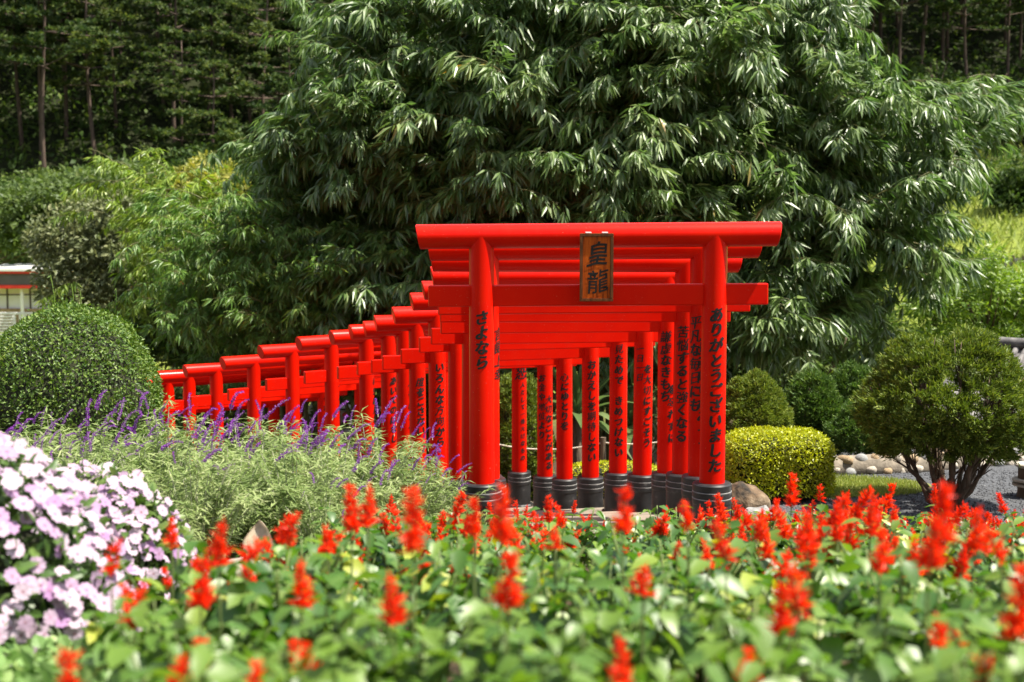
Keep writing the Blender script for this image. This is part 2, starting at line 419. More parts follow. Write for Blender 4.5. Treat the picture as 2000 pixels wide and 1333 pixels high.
struct(sheet('lawn', lawn_pts, .022, surf('lawn_soil', [(.3, (.09, .11, .02)), (.7, (.2, .2, .05))], 14, .95, .5, .02)))
g = Geo(); n = 7000
P = np.stack([rng.uniform(2.6, 7.6, n), rng.uniform(13.7, 17.2, n), np.full(n, .02)], 1)
from_l = ((P[:, 0] - 3.75) / 1.0) ** 2 + ((P[:, 1] - 16.15) / .62) ** 2
P = P[from_l > .9]; n = len(P)
OCT = np.array([[1, 0, 0], [0, 1, 0], [-1, 0, 0], [0, -1, 0], [0, 0, .8], [0, 0, -.8]])
rr = rng.uniform(.008, .02, n); an = rng.uniform(0, 6.28, n)
ca, sa = np.cos(an), np.sin(an)
O = OCT[None] * rr[:, None, None] * rng.uniform(.6, 1.3, (n, 1, 3))
O = np.stack([O[..., 0] * ca[:, None] - O[..., 1] * sa[:, None], O[..., 0] * sa[:, None] + O[..., 1] * ca[:, None], O[..., 2]], -1) + P[:, None]
fo = np.array([[0, 1, 4], [1, 2, 4], [2, 3, 4], [3, 0, 4], [1, 0, 5], [2, 1, 5], [3, 2, 5], [0, 3, 5]])
g.merge(O.reshape(-1, 3), (fo[None] + (np.arange(n) * 6)[:, None, None]).ravel().astype(np.int32), np.full(n * 8, 3, np.int32), np.zeros(n * 8, np.int32))
struct(tag(ob('gravel', g.mesh('gravel', MAT['pebble'])), 'dark grey gravel around the big clipped juniper', 'gravel'), 'stuff')
g = Geo(); n = 9000
a = rng.uniform(0, 6.28, n); q = np.sqrt(rng.uniform(0, 1, n)) * 1.02
P = np.stack([3.75 + q * 1.0 * np.cos(a), 16.15 + q * .62 * np.sin(a), np.full(n, .02)], 1)
D = np.stack([rng.normal(0, .4, n), rng.normal(0, .4, n), np.ones(n)], 1)
g.leaves(P, D, rng.normal(0, 1, (n, 3)), rng.uniform(.03, .075, n), .007, DIAMOND)
struct(tag(ob('lawn_grass', g.mesh('lawn_grass', MAT['grass'])), 'short yellow-green grass patch before the stone border', 'grass'), 'stuff')

# rough sunlit grass on the far right slope
g = Geo(); n = 26000
P = np.stack([rng.uniform(4, 40, n), rng.uniform(30, 80, n)], 1)
P = P[np.abs(P[:, 0] / P[:, 1] - .33) < .12]; n = len(P)
P3 = np.concatenate([P, terr(P[:, 0], P[:, 1])[:, None]], 1)
D = np.stack([rng.normal(0, .5, n), rng.normal(0, .5, n), np.ones(n)], 1)
g.leaves(P3, D, rng.normal(0, 1, (n, 3)), rng.uniform(.25, .7, n), rng.uniform(.05, .14, n), LANCE)
struct(tag(ob('meadow_grass', g.mesh('meadow_grass', MAT['grass'])), 'rough sunlit grass on the right-hand hillside', 'grass'), 'stuff')

# ================================================================== torii gates
GATES = [(0.739, 12.200, 0.291, 0.002), (0.774, 13.178, 0.155, 0.070), (0.733, 14.150, -0.003, 0.088), (0.697, 15.132, -0.194, 0.132),
         (0.521, 16.090, -0.395, 0.178), (0.326, 17.009, -0.558, 0.227), (0.044, 17.864, -0.781, 0.248), (-0.259, 18.683, -0.957, 0.247),
         (-0.494, 19.487, -1.082, 0.285), (-0.813, 20.282, -1.184, 0.400), (-1.256, 21.054, -1.313, 0.534), (-1.889, 21.817, -1.456, 0.617),
         (-2.624, 22.572, -1.667, 0.650), (-3.371, 23.329, -1.919, 0.653), (-4.112, 24.105, -2.144, 0.618), (-4.744, 24.899, -2.342, 0.580),
         (-5.260, 25.701, -2.542, 0.554)]
KL, NL, PW, PR, KR = 3.125, 2.914, 1.0, .108, .106
KZ, NZ, PEDH = 2.69, 2.18, .55

def beam_mesh():
    n = 44; g = Geo(); ang = np.arange(n) * 2 * math.pi / n
    yy, zz = KR * np.cos(ang), KR * np.sin(ang)
    hx = KL / 2 - .036 * (1 - zz / KR) / 2
    rim = .006
    A = np.stack([-hx + rim, yy, zz], 1); B = np.stack([hx - rim, yy, zz], 1)
    g.add(np.concatenate([A, B]), [(j, (j + 1) % n, n + (j + 1) % n, n + j) for j in range(n)])
    for s in (-1, 1):
        o1 = np.stack([s * (hx - rim), yy, zz], 1); o2 = np.stack([s * hx, yy * .955, zz * .955], 1)
        F = [(j, (j + 1) % n, n + (j + 1) % n, n + j) for j in range(n)] + [tuple(range(n, 2 * n))]
        if s < 0: F = [f[::-1] for f in F]
        F = [f[::-1] for f in F]
        g.add(np.concatenate([o1, o2]), F)
    return g.mesh('top_beam', MAT['red'], True, 30)

def bevel_box(name, size, mat, bev=.006, seg=2):
    bm = bmesh.new(); bmesh.ops.create_cube(bm, size=1)
    bmesh.ops.scale(bm, vec=size, verts=bm.verts)
    bmesh.ops.bevel(bm, geom=bm.edges[:], offset=bev, segments=seg, affect='EDGES', profile=.5)
    me = bpy.data.meshes.new(name); bm.to_mesh(me); bm.free(); me.materials.append(mat)
    return me

BEAM = beam_mesh()
TIE = bevel_box('tie_beam', (NL, .075, .185), MAT['red'], .011, 2)
POST = Geo().lathe([(PR * 1.02, PEDH - .03), (PR * 1.01, 1.2), (PR, 2.0), (PR * .985, KZ)], 48).mesh('post', MAT['red'], True, 40)
PED = Geo().lathe([(.166, .07), (.166, .365), (.171, .372), (.171, .408), (.164, .414), (.164, .424), (.171, .430), (.171, .466), (.164, .472), (.164, .482), (.170, .488), (.170, .535), (.160, .549), (.100, .552)], 48).mesh('pedestal', MAT['granite'], True, 25)
gg = Geo()
for z in (.410, .468):
    gg.lathe([(.1645, z), (.1715, z + .003), (.1715, z + .009), (.1645, z + .012)], 48)
RING = gg.mesh('ring', MAT['stone_edge'], True, 25)
PLINTH = Geo().lathe([(.212, .0), (.212, .06), (.198, .078), (.15, .08)], 8).mesh('plinth', MAT['granite'], False)

# ---- lettering, wrapped round the posts
_ct = bpy.data.curves.new('glyph', 'FONT'); _ct.offset = .026; _ct.resolution_u = 3
_co = bpy.data.objects.new('glyph', _ct); COL.objects.link(_co)
_glyphs = {}
def glyph(ch, bold=None):
    if ch in _glyphs: return _glyphs[ch]
    _ct.body = ch
    _ct.offset = bold if bold is not None else (.012 if ord(ch) < 0x3100 else .003)
    bpy.context.view_layer.update()
    dg = bpy.context.evaluated_depsgraph_get()
    me = bpy.data.meshes.new_from_object(_co.evaluated_get(dg))
    bm = bmesh.new(); bm.from_mesh(me); bpy.data.meshes.remove(me)
    bmesh.ops.remove_doubles(bm, verts=bm.verts, dist=1e-4)
    for v in bm.verts: v.co = Vector((v.co.x - .5, v.co.y - .38, 0))
    for u in np.arange(-.45, .5, .1):
        bmesh.ops.bisect_plane(bm, geom=bm.verts[:] + bm.edges[:] + bm.faces[:], plane_co=(u, 0, 0), plane_no=(1, 0, 0))
    V = np.array([v.co[:2] for v in bm.verts]); bm.verts.index_update()
    Fc = [tuple(v.index for v in f.verts) for f in bm.faces]
    bm.free(); _glyphs[ch] = (V, Fc); return V, Fc
def brush(V, k):
    """a little of the writer's hand: slant and swell"""
    x, y = V[:, 0].copy(), V[:, 1].copy()
    return np.stack([x + .10 * y + .025 * np.sin(5 * y + k), y + .13 * x + .03 * np.sin(6 * x + k * 1.7)], 1)

# post side, text, angle round the post (deg, left is negative), top and bottom of the column above the gate's foot, glyph size
def zcol(gi, side, y0, y1):
    X, Y, Z, t = GATES[gi]
    Yp = Y + side * PW * math.sin(t) - PR
    return at(1000, y0, Yp)[2] - Z, at(1000, y1, Yp)[2] - Z
TEXT = {
    0: [(-1, 'さよなら', 3, 607, 722, 1), (1, 'ありがとうございました', 4, 600, 924, 1)],
    1: [(-1, '言語上幸', 62, 640, 745, .95), (1, '平凡な毎日にも', -40, 617, 806, 1), (1, 'しあわせがあそう', 2, 665, 880, .9)],
    2: [(1, '苦悩すると強くなる', -22, 635, 864, 1)],
    3: [(1, '謙虚なきもち', -26, 647, 786, 1), (1, 'を忘れずに', 14, 750, 868, .85)],
    4: [(1, '一日一日', -36, 672, 746, .85), (1, 'を大切にすごそう', 12, 710, 874, .85)],
    5: [(-1, 'たのしく', 50, 700, 800, .8), (1, '見ためで　きめつけない', -14, 672, 894, .9)],
    6: [(-1, 'いろんな方向から', 6, 707, 874, 1), (1, 'おかえしを期待しない', -8, 703, 904, .95)],
    7: [(-1, '度をこさない', 14, 737, 852, 1), (1, '心にゆとりを', -14, 728, 842, .95)],
    8: [(-1, '人をゆるす', 40, 735, 850, .9), (1, 'お金や地位より', -42, 730, 860, .9), (1, '大切なことがある', 14, 772, 919, .9)],
    9: [(-1, 'あいてのはなし', 22, 734, 866, .95), (1, '恕', 2, 716, 740, 1.25), (1, '人として一番大切なもの', 6, 745, 902, .7)],
    10: [(-1, '毎日はんと', 55, 737, 830, .9)],
    11: [(-1, '一人が', 60, 745, 805, .9)],
    13: [(1, 'チャンスは', -20, 757, 850, .8), (1, 'いつか', 30, 762, 830, .8)],
    14: [(1, '今から', 0, 772, 818, .9)],
}
def lettering(parent, columns):
    g = Geo()
    for text, ang, z0, z1, size in columns:
        n = len(text); step = (z0 - z1) / n
        em = min(step * 1.06, .13) * size if n > 1 else step * size
        for k, ch in enumerate(text):
            if ch in ' 　': continue
            V, Fc = glyph(ch)
            V = brush(V, k + n)
            zc = z0 - (k + .5) * step
            r = PR * 1.015 + .0025
            for cp, (du, dv) in enumerate(((0, 0), (.022, .012), (-.022, -.012), (.040, -.004), (-.040, .004), (0, .022)) if ord(ch) < 0x3100 else ((0, 0), (.022, .006), (-.022, -.006))):   # broad brush
                rc = r + cp * .0004
                th = R(ang) + (V[:, 0] + du) * em / rc
                g.add(np.stack([rc * np.sin(th), -rc * np.cos(th), zc + (V[:, 1] + dv) * em], 1), Fc)
    ob('lettering', g.mesh('lettering', MAT['ink']), parent)

ORD = ['Frontmost', 'Second', 'Third', 'Fourth', 'Fifth', 'Sixth', 'Seventh', 'Eighth', 'Ninth', 'Tenth', 'Eleventh', 'Twelfth', 'Thirteenth', 'Fourteenth', 'Fifteenth', 'Sixteenth', 'Seventeenth']
NOTE = ['with the wooden name plaque, さよなら on its left post', 'right post lettered 平凡な毎日にも', 'right post lettered 苦悩すると強くなる', 'right post lettered 謙虚なきもち',
        'right post lettered 一日一日 in two columns', 'right post lettered 見ためで きめつけない', 'left post lettered いろんな方向から', 'left post lettered 度をこさない', 'right post lettered 大切なことがある',
        'right post headed by a large 恕', 'where the row starts to turn left', 'behind the tall purple sage', 'behind the tall purple sage', 'behind the tall purple sage', 'near the clipped dome hedge', 'beam end just beside the dome hedge', 'half hidden by the dome hedge']
for k, (X, Y, Z, t) in enumerate(GATES):
    gt = thing('torii_gate', '%s red torii gate, %s' % (ORD[k], NOTE[k]), 'torii gate', (X, Y, Z), t, 'red torii gates in a descending row')
    if k: gt.rotation_euler = (random.gauss(0, .006), random.gauss(0, .005), t)
    tilt = -.008 if k == 0 else random.uniform(-.006, .006)
    ob('top_beam', BEAM, gt, (0, 0, KZ), (0, tilt, 0))
    ob('tie_beam', TIE, gt, (0, 0, NZ), (0, tilt * .8, 0))
    for s in (-1, 1):
        p = ob('post', POST, gt, (s * PW, 0, 0))
        cols = [(tx, an, *zcol(k, s, y0, y1), sz) for (sd, tx, an, y0, y1, sz) in TEXT.get(k, []) if sd == s]
        if cols: lettering(p, cols)
        pd = ob('pedestal', PED, gt, (s * PW, 0, 0), (0, 0, random.uniform(0, 6)))
        ob('ring', RING, pd); ob('plinth', PLINTH, pd, (0, 0, 0), (0, 0, random.uniform(-.2, .2)))

# wooden name plaque hanging on the frontmost gate
PX, PZ0, PZ1 = at(1165, 520, 12.05)[0], at(1165, 589, 12.05)[2], at(1165, 456, 12.05)[2]
ph, pw = PZ1 - PZ0, .285
pq = thing('name_plaque', 'Upright varnished wooden plaque with two black characters 皇龍', 'sign', (PX, 12.055, (PZ0 + PZ1) / 2))
pq.rotation_euler = (R(1.5), 0, 0)
ob('board', bevel_box('board', (pw, .03, ph), MAT['plaque'], .005), pq)
g = Geo(); fw = .026
for c, s in (((0, -.02, ph / 2 - fw / 2), (pw, .016, fw)), ((0, -.02, -ph / 2 + fw / 2), (pw, .016, fw)), ((-pw / 2 + fw / 2, -.0201, 0), (fw, .016, ph - 2 * fw)), ((pw / 2 - fw / 2, -.0201, 0), (fw, .016, ph - 2 * fw))):
    g.box(c, s)
me = g.mesh('frame', MAT['plaque_dark']); bm = bmesh.new(); bm.from_mesh(me)
bmesh.ops.bevel(bm, geom=bm.edges[:], offset=.004, segments=2, affect='EDGES'); bm.to_mesh(me); bm.free()
ob('frame', me, pq)
for q, ch in enumerate('皇龍'):
    V, Fc = glyph(ch, (.014, .006)[q]); V = brush(V, q * 2 + 1); em = .19
    m = len(V)
    ob('character', Geo().add(np.stack([V[:, 0] * em, np.full(m, -.0185), V[:, 1] * em * 1.12], 1), Fc).mesh('character', MAT['ink']), pq, (.012, 0, (.115 if q == 0 else -.115)))
for s in (-1, 1):
    ob('hanger', bevel_box('hanger', (.05, .05, .012), MAT['metal'], .003), pq, (s * .07, .015, ph / 2 + .004))
bpy.data.objects.remove(_co, do_unlink=True)

# stepped path under the gates
path = struct(ob('path', None, None, (0, 0, 0)))
for k, (X, Y, Z, t) in enumerate(GATES):
    o = ob('step', bevel_box('step', (2.75, 1.12, .5), MAT['paving'], .02), path, (X, Y, Z - .25 + .001 * (k % 3)), (0, 0, t))

# ================================================================== foliage builders
def rotz(a):
    c, s = math.cos(a), math.sin(a); return np.array([[c, -s, 0], [s, c, 0], [0, 0, 1.0]])
def roty(a):
    c, s = math.cos(a), math.sin(a); return np.array([[c, 0, s], [0, 1.0, 0], [-s, 0, c]])
def rotx(a):
    c, s = math.cos(a), math.sin(a); return np.array([[1.0, 0, 0], [0, c, -s], [0, s, c]])
def sph(n, r):
    v = r.normal(0, 1, (n, 3)); return unit(v)
def in_poly(pt, poly):
    x, y = pt; c = False; j = len(poly) - 1
    for i in range(len(poly)):
        xi, yi = poly[i]; xj, yj = poly[j]
        if (yi > y) != (yj > y) and x < (xj - xi) * (y - yi) / (yj - yi) + xi: c = not c
        j = i
    return c
def scatter_poly(poly, n, dmin, r):
    p = np.array(poly, float); lo, hi = p.min(0), p.max(0); out = []
    for _ in range(n * 60):
        q = r.uniform(lo, hi)
        if in_poly(q, poly) and all((q[0] - o[0]) ** 2 + (q[1] - o[1]) ** 2 > dmin ** 2 for o in out):
            out.append(q)
            if len(out) >= n: break
    return out
def bez(p0, p1, p2, n=10):
    t = np.linspace(0, 1, n)[:, None]
    return (1 - t) ** 2 * np.array(p0) + 2 * t * (1 - t) * np.array(p1) + t * t * np.array(p2)

def spray_geo(seed, L=1.0, twigs=13, fan=(5, 8), leaf=(.20, .36), wid=.175, droop=.40):
    r = np.random.default_rng(seed); g = Geo()
    ax = lambda t: np.array([L * t, .08 * L * math.sin(3 * t + seed), L * (.25 * t - droop * t * t)])
    g.tube([ax(t) for t in np.linspace(0, 1, 6)], np.linspace(.008, .003, 6), 4, 1)
    P, D, U, l = [], [], [], []
    for i in range(twigs):
        t = .12 + .88 * (i + r.uniform(0, 1)) / twigs
        b = ax(min(t, 1)); az = (1 if i % 2 else -1) * R(r.uniform(5, 65)); pt = R(r.uniform(-5, 45))
        d = rotz(az) @ roty(pt) @ np.array([1.0, 0, 0])
        e = b + d * r.uniform(.10, .26) * L
        g.tube([b, (b + e) / 2 + [0, 0, .01], e], .003, 3, 1, False)
        for q in range(r.integers(*fan)):
            sp = R(r.uniform(-62, 62)); dr = R(r.uniform(5, 66))
            dd = rotz(az + sp) @ roty(pt * .5 + dr) @ np.array([1.0, 0, 0])
            P.append(e - d * r.uniform(0, .06)); D.append(dd); U.append(np.array([0, 0, 1.0]) + r.normal(0, .35, 3) + .35 * dd)
            l.append(r.uniform(*leaf))
    l = np.array(l)
    g.leaves(np.array(P), np.array(D), np.array(U), l, l * wid * r.uniform(.85, 1.2, len(l)), LANCE, .35, .16)
    return g

def put(g, arr, M, loc):
    V, L, N, Mt = arr; g.merge(V @ M.T + loc, L, N, Mt)

# ------------------------------------------------------------------ the great bamboo clump
def bamboo(name, label, poly, Yc, bulge, base, n_plume, dmin, n_parts, leafm, scale, culms, per=8, seed=1, leaf=(.20, .36), back=1.6):
    r = np.random.default_rng(seed)
    root = thing(name, label, 'bamboo', base)
    B = np.array(base)
    sp = [spray_geo(seed * 10 + k, leaf=leaf) for k in range(7)]
    arrs = [s.arrays() for s in sp]
    mesh = [s.mesh('leaf_spray', [leafm, MAT['twig']]) for s in sp]
    pl = scatter_poly(poly, n_plume, dmin, r)
    pp = np.array(poly, float); cx, cy = pp.mean(0); hx, hy = np.ptp(pp, axis=0) / 2
    items, tips = [], []
    for (px, py) in pl:
        e = min(1, ((px - cx) / hx) ** 2 * .8 + ((py - cy) / hy) ** 2 * .35)
        Y = Yc - bulge * math.sqrt(1 - e) + r.normal(0, .5)
        tip = at(px, py, Y); tips.append(tip)
        pscale = r.uniform(.8, 1.25)
        out = math.atan2(tip[1] - B[1], tip[0] - B[0])
        for q in range(per):
            az = out + r.uniform(-2.0, 2.0) if q % 4 else r.uniform(-3.1, 0)
            pit = r.uniform(-.8, .45)
            off = r.normal(0, .30, 3) * [1, 1, .55] * pscale
            items.append((tip + off + [0, 0, .25], az, pit, r.uniform(.75, 1.2) * scale * pscale ** .5))
        for q in range(per // 2 + 1):            # deeper foliage behind each plume
            p = at(px + r.normal(0, 60), py + r.normal(10, 50), Y + r.uniform(.6, back))
            items.append((p, r.uniform(-3.1, 3.1), r.uniform(-.2, .8), r.uniform(.8, 1.2) * scale))
    items = [(p, a, b, s) for (p, a, b, s) in items if p[2] > T(p[0], p[1]) + .25]
    order = sorted(range(len(items)), key=lambda i: items[i][0][1])
    g = Geo()
    for rank, i in enumerate(order):
        p, az, pit, s = items[i]; k = i % 7
        if rank < n_parts:
            o = ob('leaf_spray', mesh[k], root, p - B, (0, pit, az), s)
        else:
            put(g, arrs[k], rotz(az) @ roty(pit) * s, p - B)
    struct(ob('foliage', g.mesh('foliage', [leafm, MAT['twig']]), root), 'stuff')
    for i in r.permutation(len(tips))[:culms]:
        tip = tips[i]; b0 = B + np.array([r.normal(0, .9), r.normal(0, .6), 0]); b0[2] = T(b0[0], b0[1]) - .1
        mid = np.array([b0[0] * .75 + tip[0] * .25, b0[1] * .8 + tip[1] * .2, max(tip[2] + 1.0, b0[2] + 3)])
        ob('culm', Geo().tube(bez(b0, mid, tip, 12) - B, np.linspace(.05, .008, 12), 7).mesh('culm', MAT['culm'], True), root)
    return root

BIG = [(780, -70), (700, 20), (640, 60), (665, 130), (635, 190), (650, 240), (555, 275), (535, 315), (565, 360), (580, 420), (640, 480), (700, 560), (740, 610), (760, 680),
       (780, 690), (830, 690), (1100, 700), (1400, 690), (1560, 680), (1650, 640), (1690, 560), (1730, 590), (1755, 540), (1785, 480), (1790, 420), (1815, 385),
       (1865, 320), (1895, 270), (1870, 240), (1810, 200), (1730, 180), (1650, 215), (1590, 150), (1605, 60), (1590, -70)]
bamboo('bamboo_clump', 'Huge dark green bamboo clump filling the view behind the gates', BIG, 29.6, 4.3, (2.6, 29.2, -2.1), 140, 58, 300, MAT['bamboo_leaf'], .98, 40, per=10, seed=3, leaf=(.24, .40))
PALE = [(235, 335), (300, 350), (350, 400), (430, 415), (520, 430), (560, 520), (590, 600), (540, 640), (400, 620), (330, 560), (300, 480), (290, 400)]
bamboo('bamboo_clump', 'Smaller pale yellow-green bamboo left of the huge dark clump', PALE, 34.0, 1.6, (-6.6, 34.6, -2.6), 26, 50, 120, MAT['bamboo_pale'], .95, 14, per=7, seed=5, leaf=(.18, .32))

MID = [(340, 470), (430, 440), (520, 450), (600, 490), (700, 520), (800, 560), (800, 660), (620, 690), (440, 700), (360, 640)]
bamboo('bamboo_clump', 'Mid green leafy bamboo just behind the far torii beams', MID, 27.0, .5, (-3.8, 27.6, -2.6), 50, 46, 150, MAT['bamboo_mid'], .8, 16, per=8, seed=6, leaf=(.16, .30), back=.8)

# ------------------------------------------------------------------ trees with leaf clumps
def clump_leaves(g, c, rad, n, r, leaf, w, tmpl=LANCE, mat=0, flat=.75, up=.5):
    d = sph(n, r); rr_ = rad * r.uniform(.35, 1.0, n) ** .6
    P = c + d * rr_[:, None] * [1, 1, flat]
    D = d * [1, 1, .6] + r.normal(0, .7, (n, 3)) + [0, 0, -.15]
    U = d * .6 + r.normal(0, .5, (n, 3)) + [0, 0, up]
    l = r.uniform(*leaf, n)
    g.leaves(P, D, U, l, l * w, tmpl, .25, .15, mat)

def tree(name, label, poly, Y, thick, n_cl, rad, n_leaf, leaf, w, mat, trunk_px, seed, cat='tree', bark='bark', group=None, tmpl=LANCE, stems=1):
    r = np.random.default_rng(seed)
    bx = at(trunk_px, 600, Y)[0]; base = np.array([bx, Y, T(bx, Y)])
    root = thing(name, label, cat, base, group=group)
    pp = np.array(poly, float); cx, cy = pp.mean(0); hx = np.ptp(pp[:, 0]) / 2
    g = Geo(); cs = []
    for (px, py) in scatter_poly(poly, n_cl, math.sqrt(np.ptp(pp[:, 0]) * np.ptp(pp[:, 1]) / n_cl) * .55, r):
        e = max(0, 1 - ((px - cx) / hx) ** 2)
        for q in range(2):
            yy = Y + r.uniform(-thick, thick) * math.sqrt(e + .05)
            c = at(px + r.normal(0, 6), py + r.normal(0, 6), yy) - base
            if q == 0: cs.append(c)
            clump_leaves(g, c, rad * r.uniform(.7, 1.3), n_leaf, r, leaf, w, tmpl)
    ob('crown', g.mesh('crown', mat), root)
    top = max(c[2] for c in cs)
    t = Geo()
    for s in range(stems):
        o = np.array([r.normal(0, .3) * (stems > 1), r.normal(0, .3) * (stems > 1), -.2])
        tp = np.array([np.mean([c[0] for c in cs]) + r.normal(0, .3) * stems, 0, top * .75])
        t.tube(bez(o, (o + tp) / 2 + [r.normal(0, .3), r.normal(0, .3), .3], tp, 9), np.linspace(.045 * top ** .8, .015 * top ** .8, 9), 8)
    ob('trunk', t.mesh('trunk', MAT[bark], True), root)
    for c in cs[::3]:
        a = np.array([c[0] * .15, c[1] * .1, c[2] * .45])
        ob('limb', Geo().tube(bez(a, (a + c) / 2 + [0, 0, -.2], c, 6), np.linspace(.025 * top ** .7, .008, 6), 5).mesh('limb', MAT[bark], True), root)
    return root

tree('broadleaf_tree', 'Olive green broadleaf tree above the clipped dome hedge on the left', [(60, 470), (120, 400), (220, 385), (300, 400), (330, 470), (340, 580), (330, 690), (230, 690), (170, 600), (110, 590), (95, 520)], 40, 1.6, 70, .55, 150, (.12, .24), .45, MAT['tree_olive'], 235, 11)
tree('broadleaf_tree', 'Green leafy tree over the white building at the left edge', [(-80, 400), (40, 370), (110, 360), (160, 400), (130, 460), (60, 480), (-80, 470)], 52, 2, 40, .6, 170, (.15, .3), .5, MAT['tree_leaf'], -330, 12)
tree('broadleaf_tree', 'Yellowing round tree peeping over the pale bamboo', [(335, 350), (365, 325), (410, 310), (450, 340), (460, 400), (430, 440), (350, 420)], 50, 1.5, 22, .6, 150, (.15, .3), .5, MAT['tree_yellow'], 400, 13)
tree('broadleaf_tree', 'Mid green tree between the pines and the pale bamboo', [(150, 370), (230, 345), (320, 350), (340, 420), (250, 440), (160, 420)], 58, 2, 30, .8, 140, (.2, .4), .5, MAT['tree_leaf'], 240, 14)
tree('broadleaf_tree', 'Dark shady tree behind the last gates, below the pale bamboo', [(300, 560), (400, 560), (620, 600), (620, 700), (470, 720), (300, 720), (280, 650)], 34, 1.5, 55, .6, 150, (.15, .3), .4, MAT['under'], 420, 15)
for k_, (pa, pb, pt) in enumerate(((290, 480, 740), (460, 660, 720), (640, 830, 715), (800, 960, 715))):
    tree('broadleaf_bush', 'Dark bush behind the left-hand gate posts, %s from the dome hedge' % ['nearest', 'second', 'third', 'fourth'][k_], [(pa, pt), (pb, pt - 10), (pb, 900), (pa, 900)], 30.5 - k_ * .6, .5, 26, .34, 130, (.10, .22), .35, MAT['tree_leaf'], (pa + pb) / 2, 150 + k_, 'bush', group='dark bushes behind the left gate posts', stems=3)
tree('flowering_bush', 'Low flowering bush with yellow leaves seen above the far torii beams', [(545, 655), (590, 640), (640, 645), (640, 690), (545, 690)], 28.5, .4, 9, .2, 110, (.05, .11), .5, MAT['tree_yellow'], 590, 16, 'bush')
tree('broadleaf_bush', 'Yellow-green bushy shrub right of the bamboo above the juniper', [(1790, 560), (1850, 520), (1930, 500), (1990, 540), (2060, 560), (2060, 660), (1880, 665), (1790, 650)], 34, 1.2, 46, .4, 130, (.10, .22), .3, MAT['bamboo_pale'], 1920, 17, 'bush', stems=3)
for k_, (pa, pb, Y_) in enumerate(((1380, 1540, 31.5), (1500, 1640, 32.2), (1600, 1760, 32.8))):  # leaf masses added to stand for the deep shade at the bamboo's foot
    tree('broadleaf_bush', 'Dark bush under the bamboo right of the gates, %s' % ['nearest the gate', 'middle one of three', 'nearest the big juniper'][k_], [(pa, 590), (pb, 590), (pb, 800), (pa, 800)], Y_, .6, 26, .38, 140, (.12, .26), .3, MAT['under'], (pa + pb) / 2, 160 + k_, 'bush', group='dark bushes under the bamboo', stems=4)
tree('broadleaf_bush', 'Green shrub at the foot of the wooded slope on the right edge', [(1930, 340), (2000, 330), (2080, 350), (2080, 400), (1960, 400)], 66, 1.5, 20, .7, 120, (.2, .4), .4, MAT['under'], 2010, 18, 'bush')

# ------------------------------------------------------------------ pine wood on the hillside
def pine_variant(seed):
    r = np.random.default_rng(seed)
    H = r.uniform(9.5, 12.5); g = Geo()
    lean = r.normal(0, .02, 2)
    axis = lambda z: np.array([lean[0] * z + .12 * math.sin(z * .5 + seed), lean[1] * z, z])
    zs = np.linspace(-.6, H * .97, 12)
    trunk = Geo().tube([axis(z) for z in zs], np.linspace(.125, .03, 12), 7)
    lim = Geo(); z = H * r.uniform(.36, .5)
    while z < H * .98:
        f = (z - H * .38) / (H * .62)
        reach = (1.0 + 1.5 * math.sin(min(1, max(0, f) * 1.15 + .28) * 2.6)) * r.uniform(.8, 1.35)
        reach = min(reach, (H - z) * .9 + .35)
        for b in range(r.integers(4, 6)):
            az = r.uniform(0, 6.28); e = axis(z) + np.array([math.cos(az) * reach, math.sin(az) * reach, reach * r.uniform(-.05, .3)])
            lim.tube([axis(z), (axis(z) + e) / 2 + [0, 0, -.05], e], [.04, .025, .012], 4)
            for q in range(max(2, int(reach * 5.2))):
                t = r.uniform(.35, 1.08); c = axis(z) * (1 - t) + e * t + r.normal(0, .16, 3) * [1.3, 1.3, .35]
                n = 26; d = sph(n, r) * [1, 1, .5] + [0, 0, .3]
                l = r.uniform(.16, .34, n)
                g.leaves(np.repeat(c[None], n, 0), d, r.normal(0, 1, (n, 3)), l, l * .32, DIAMOND)
        z += r.uniform(.55, 1.0)
    return g.mesh('crown', MAT['pine_needle']), trunk.mesh('trunk', MAT['pine_bark'], True), lim.mesh('limbs', MAT['pine_bark'])
PV = [pine_variant(40 + k) for k in range(8)]
r = np.random.default_rng(77)
spots = [(px, py) for px, py in ((185, 342), (345, 338), (80, 322), (40, 290), (130, 275), (225, 262), (450, 250), (505, 150), (410, 262), (1840, 130), (1850, 120), (1800, 150), (1720, 100), (1960, 90))]
pines = []
for px, py in spots:
    for Y in np.linspace(74, 125, 103):
        p = at(px, py, Y)
        if p[2] <= T(p[0], p[1]): pines.append((p[0], Y)); break
tries = 0
while len(pines) < 250 and tries < 9000:
    tries += 1
    Y = r.uniform(77, 128); x = r.uniform(-.50, .52) * Y
    if .12 > x / Y > -.17 and Y > 90 and r.uniform() < .7: continue       # wholly behind the bamboo
    if x / Y > .22 and Y < 86: continue
    if all((x - a) ** 2 + (Y - b) ** 2 > (2.6 + (Y - 77) * .02) ** 2 for a, b in pines): pines.append((x, Y))
for k, (x, Y) in enumerate(pines):
    z = T(x, Y); side = 'left' if x < 0 else 'right'
    band = NUM[int((Y - 74) / 4.2)]
    if k < 9:
        lab = 'Tall slim pine at the wood edge on the left, %s from the frame edge' % ['fourth', 'seventh', 'second', 'nearest', 'third', 'fifth', 'eighth', 'ninth', 'sixth'][k]
    elif k < 14:
        lab = 'Bare-stemmed pine on the right-hand slope, %s' % ['third from the right edge', 'second from the right edge', 'fourth from the right edge', 'fifth from the right edge', 'nearest the right edge'][k - 9]
    else:
        lab = 'Dark hillside pine, row %s upward, in line with %s' % (band, inline(x, Y))
    t = thing('pine_tree', lab, 'tree', (x, Y, z), r.uniform(0, 6.28), 'pines in the hillside wood', r.uniform(.85, 1.2))
    cr, tr, li = PV[k % 8]
    ob('trunk', tr, t); ob('limbs', li, t); ob('crown', cr, t)
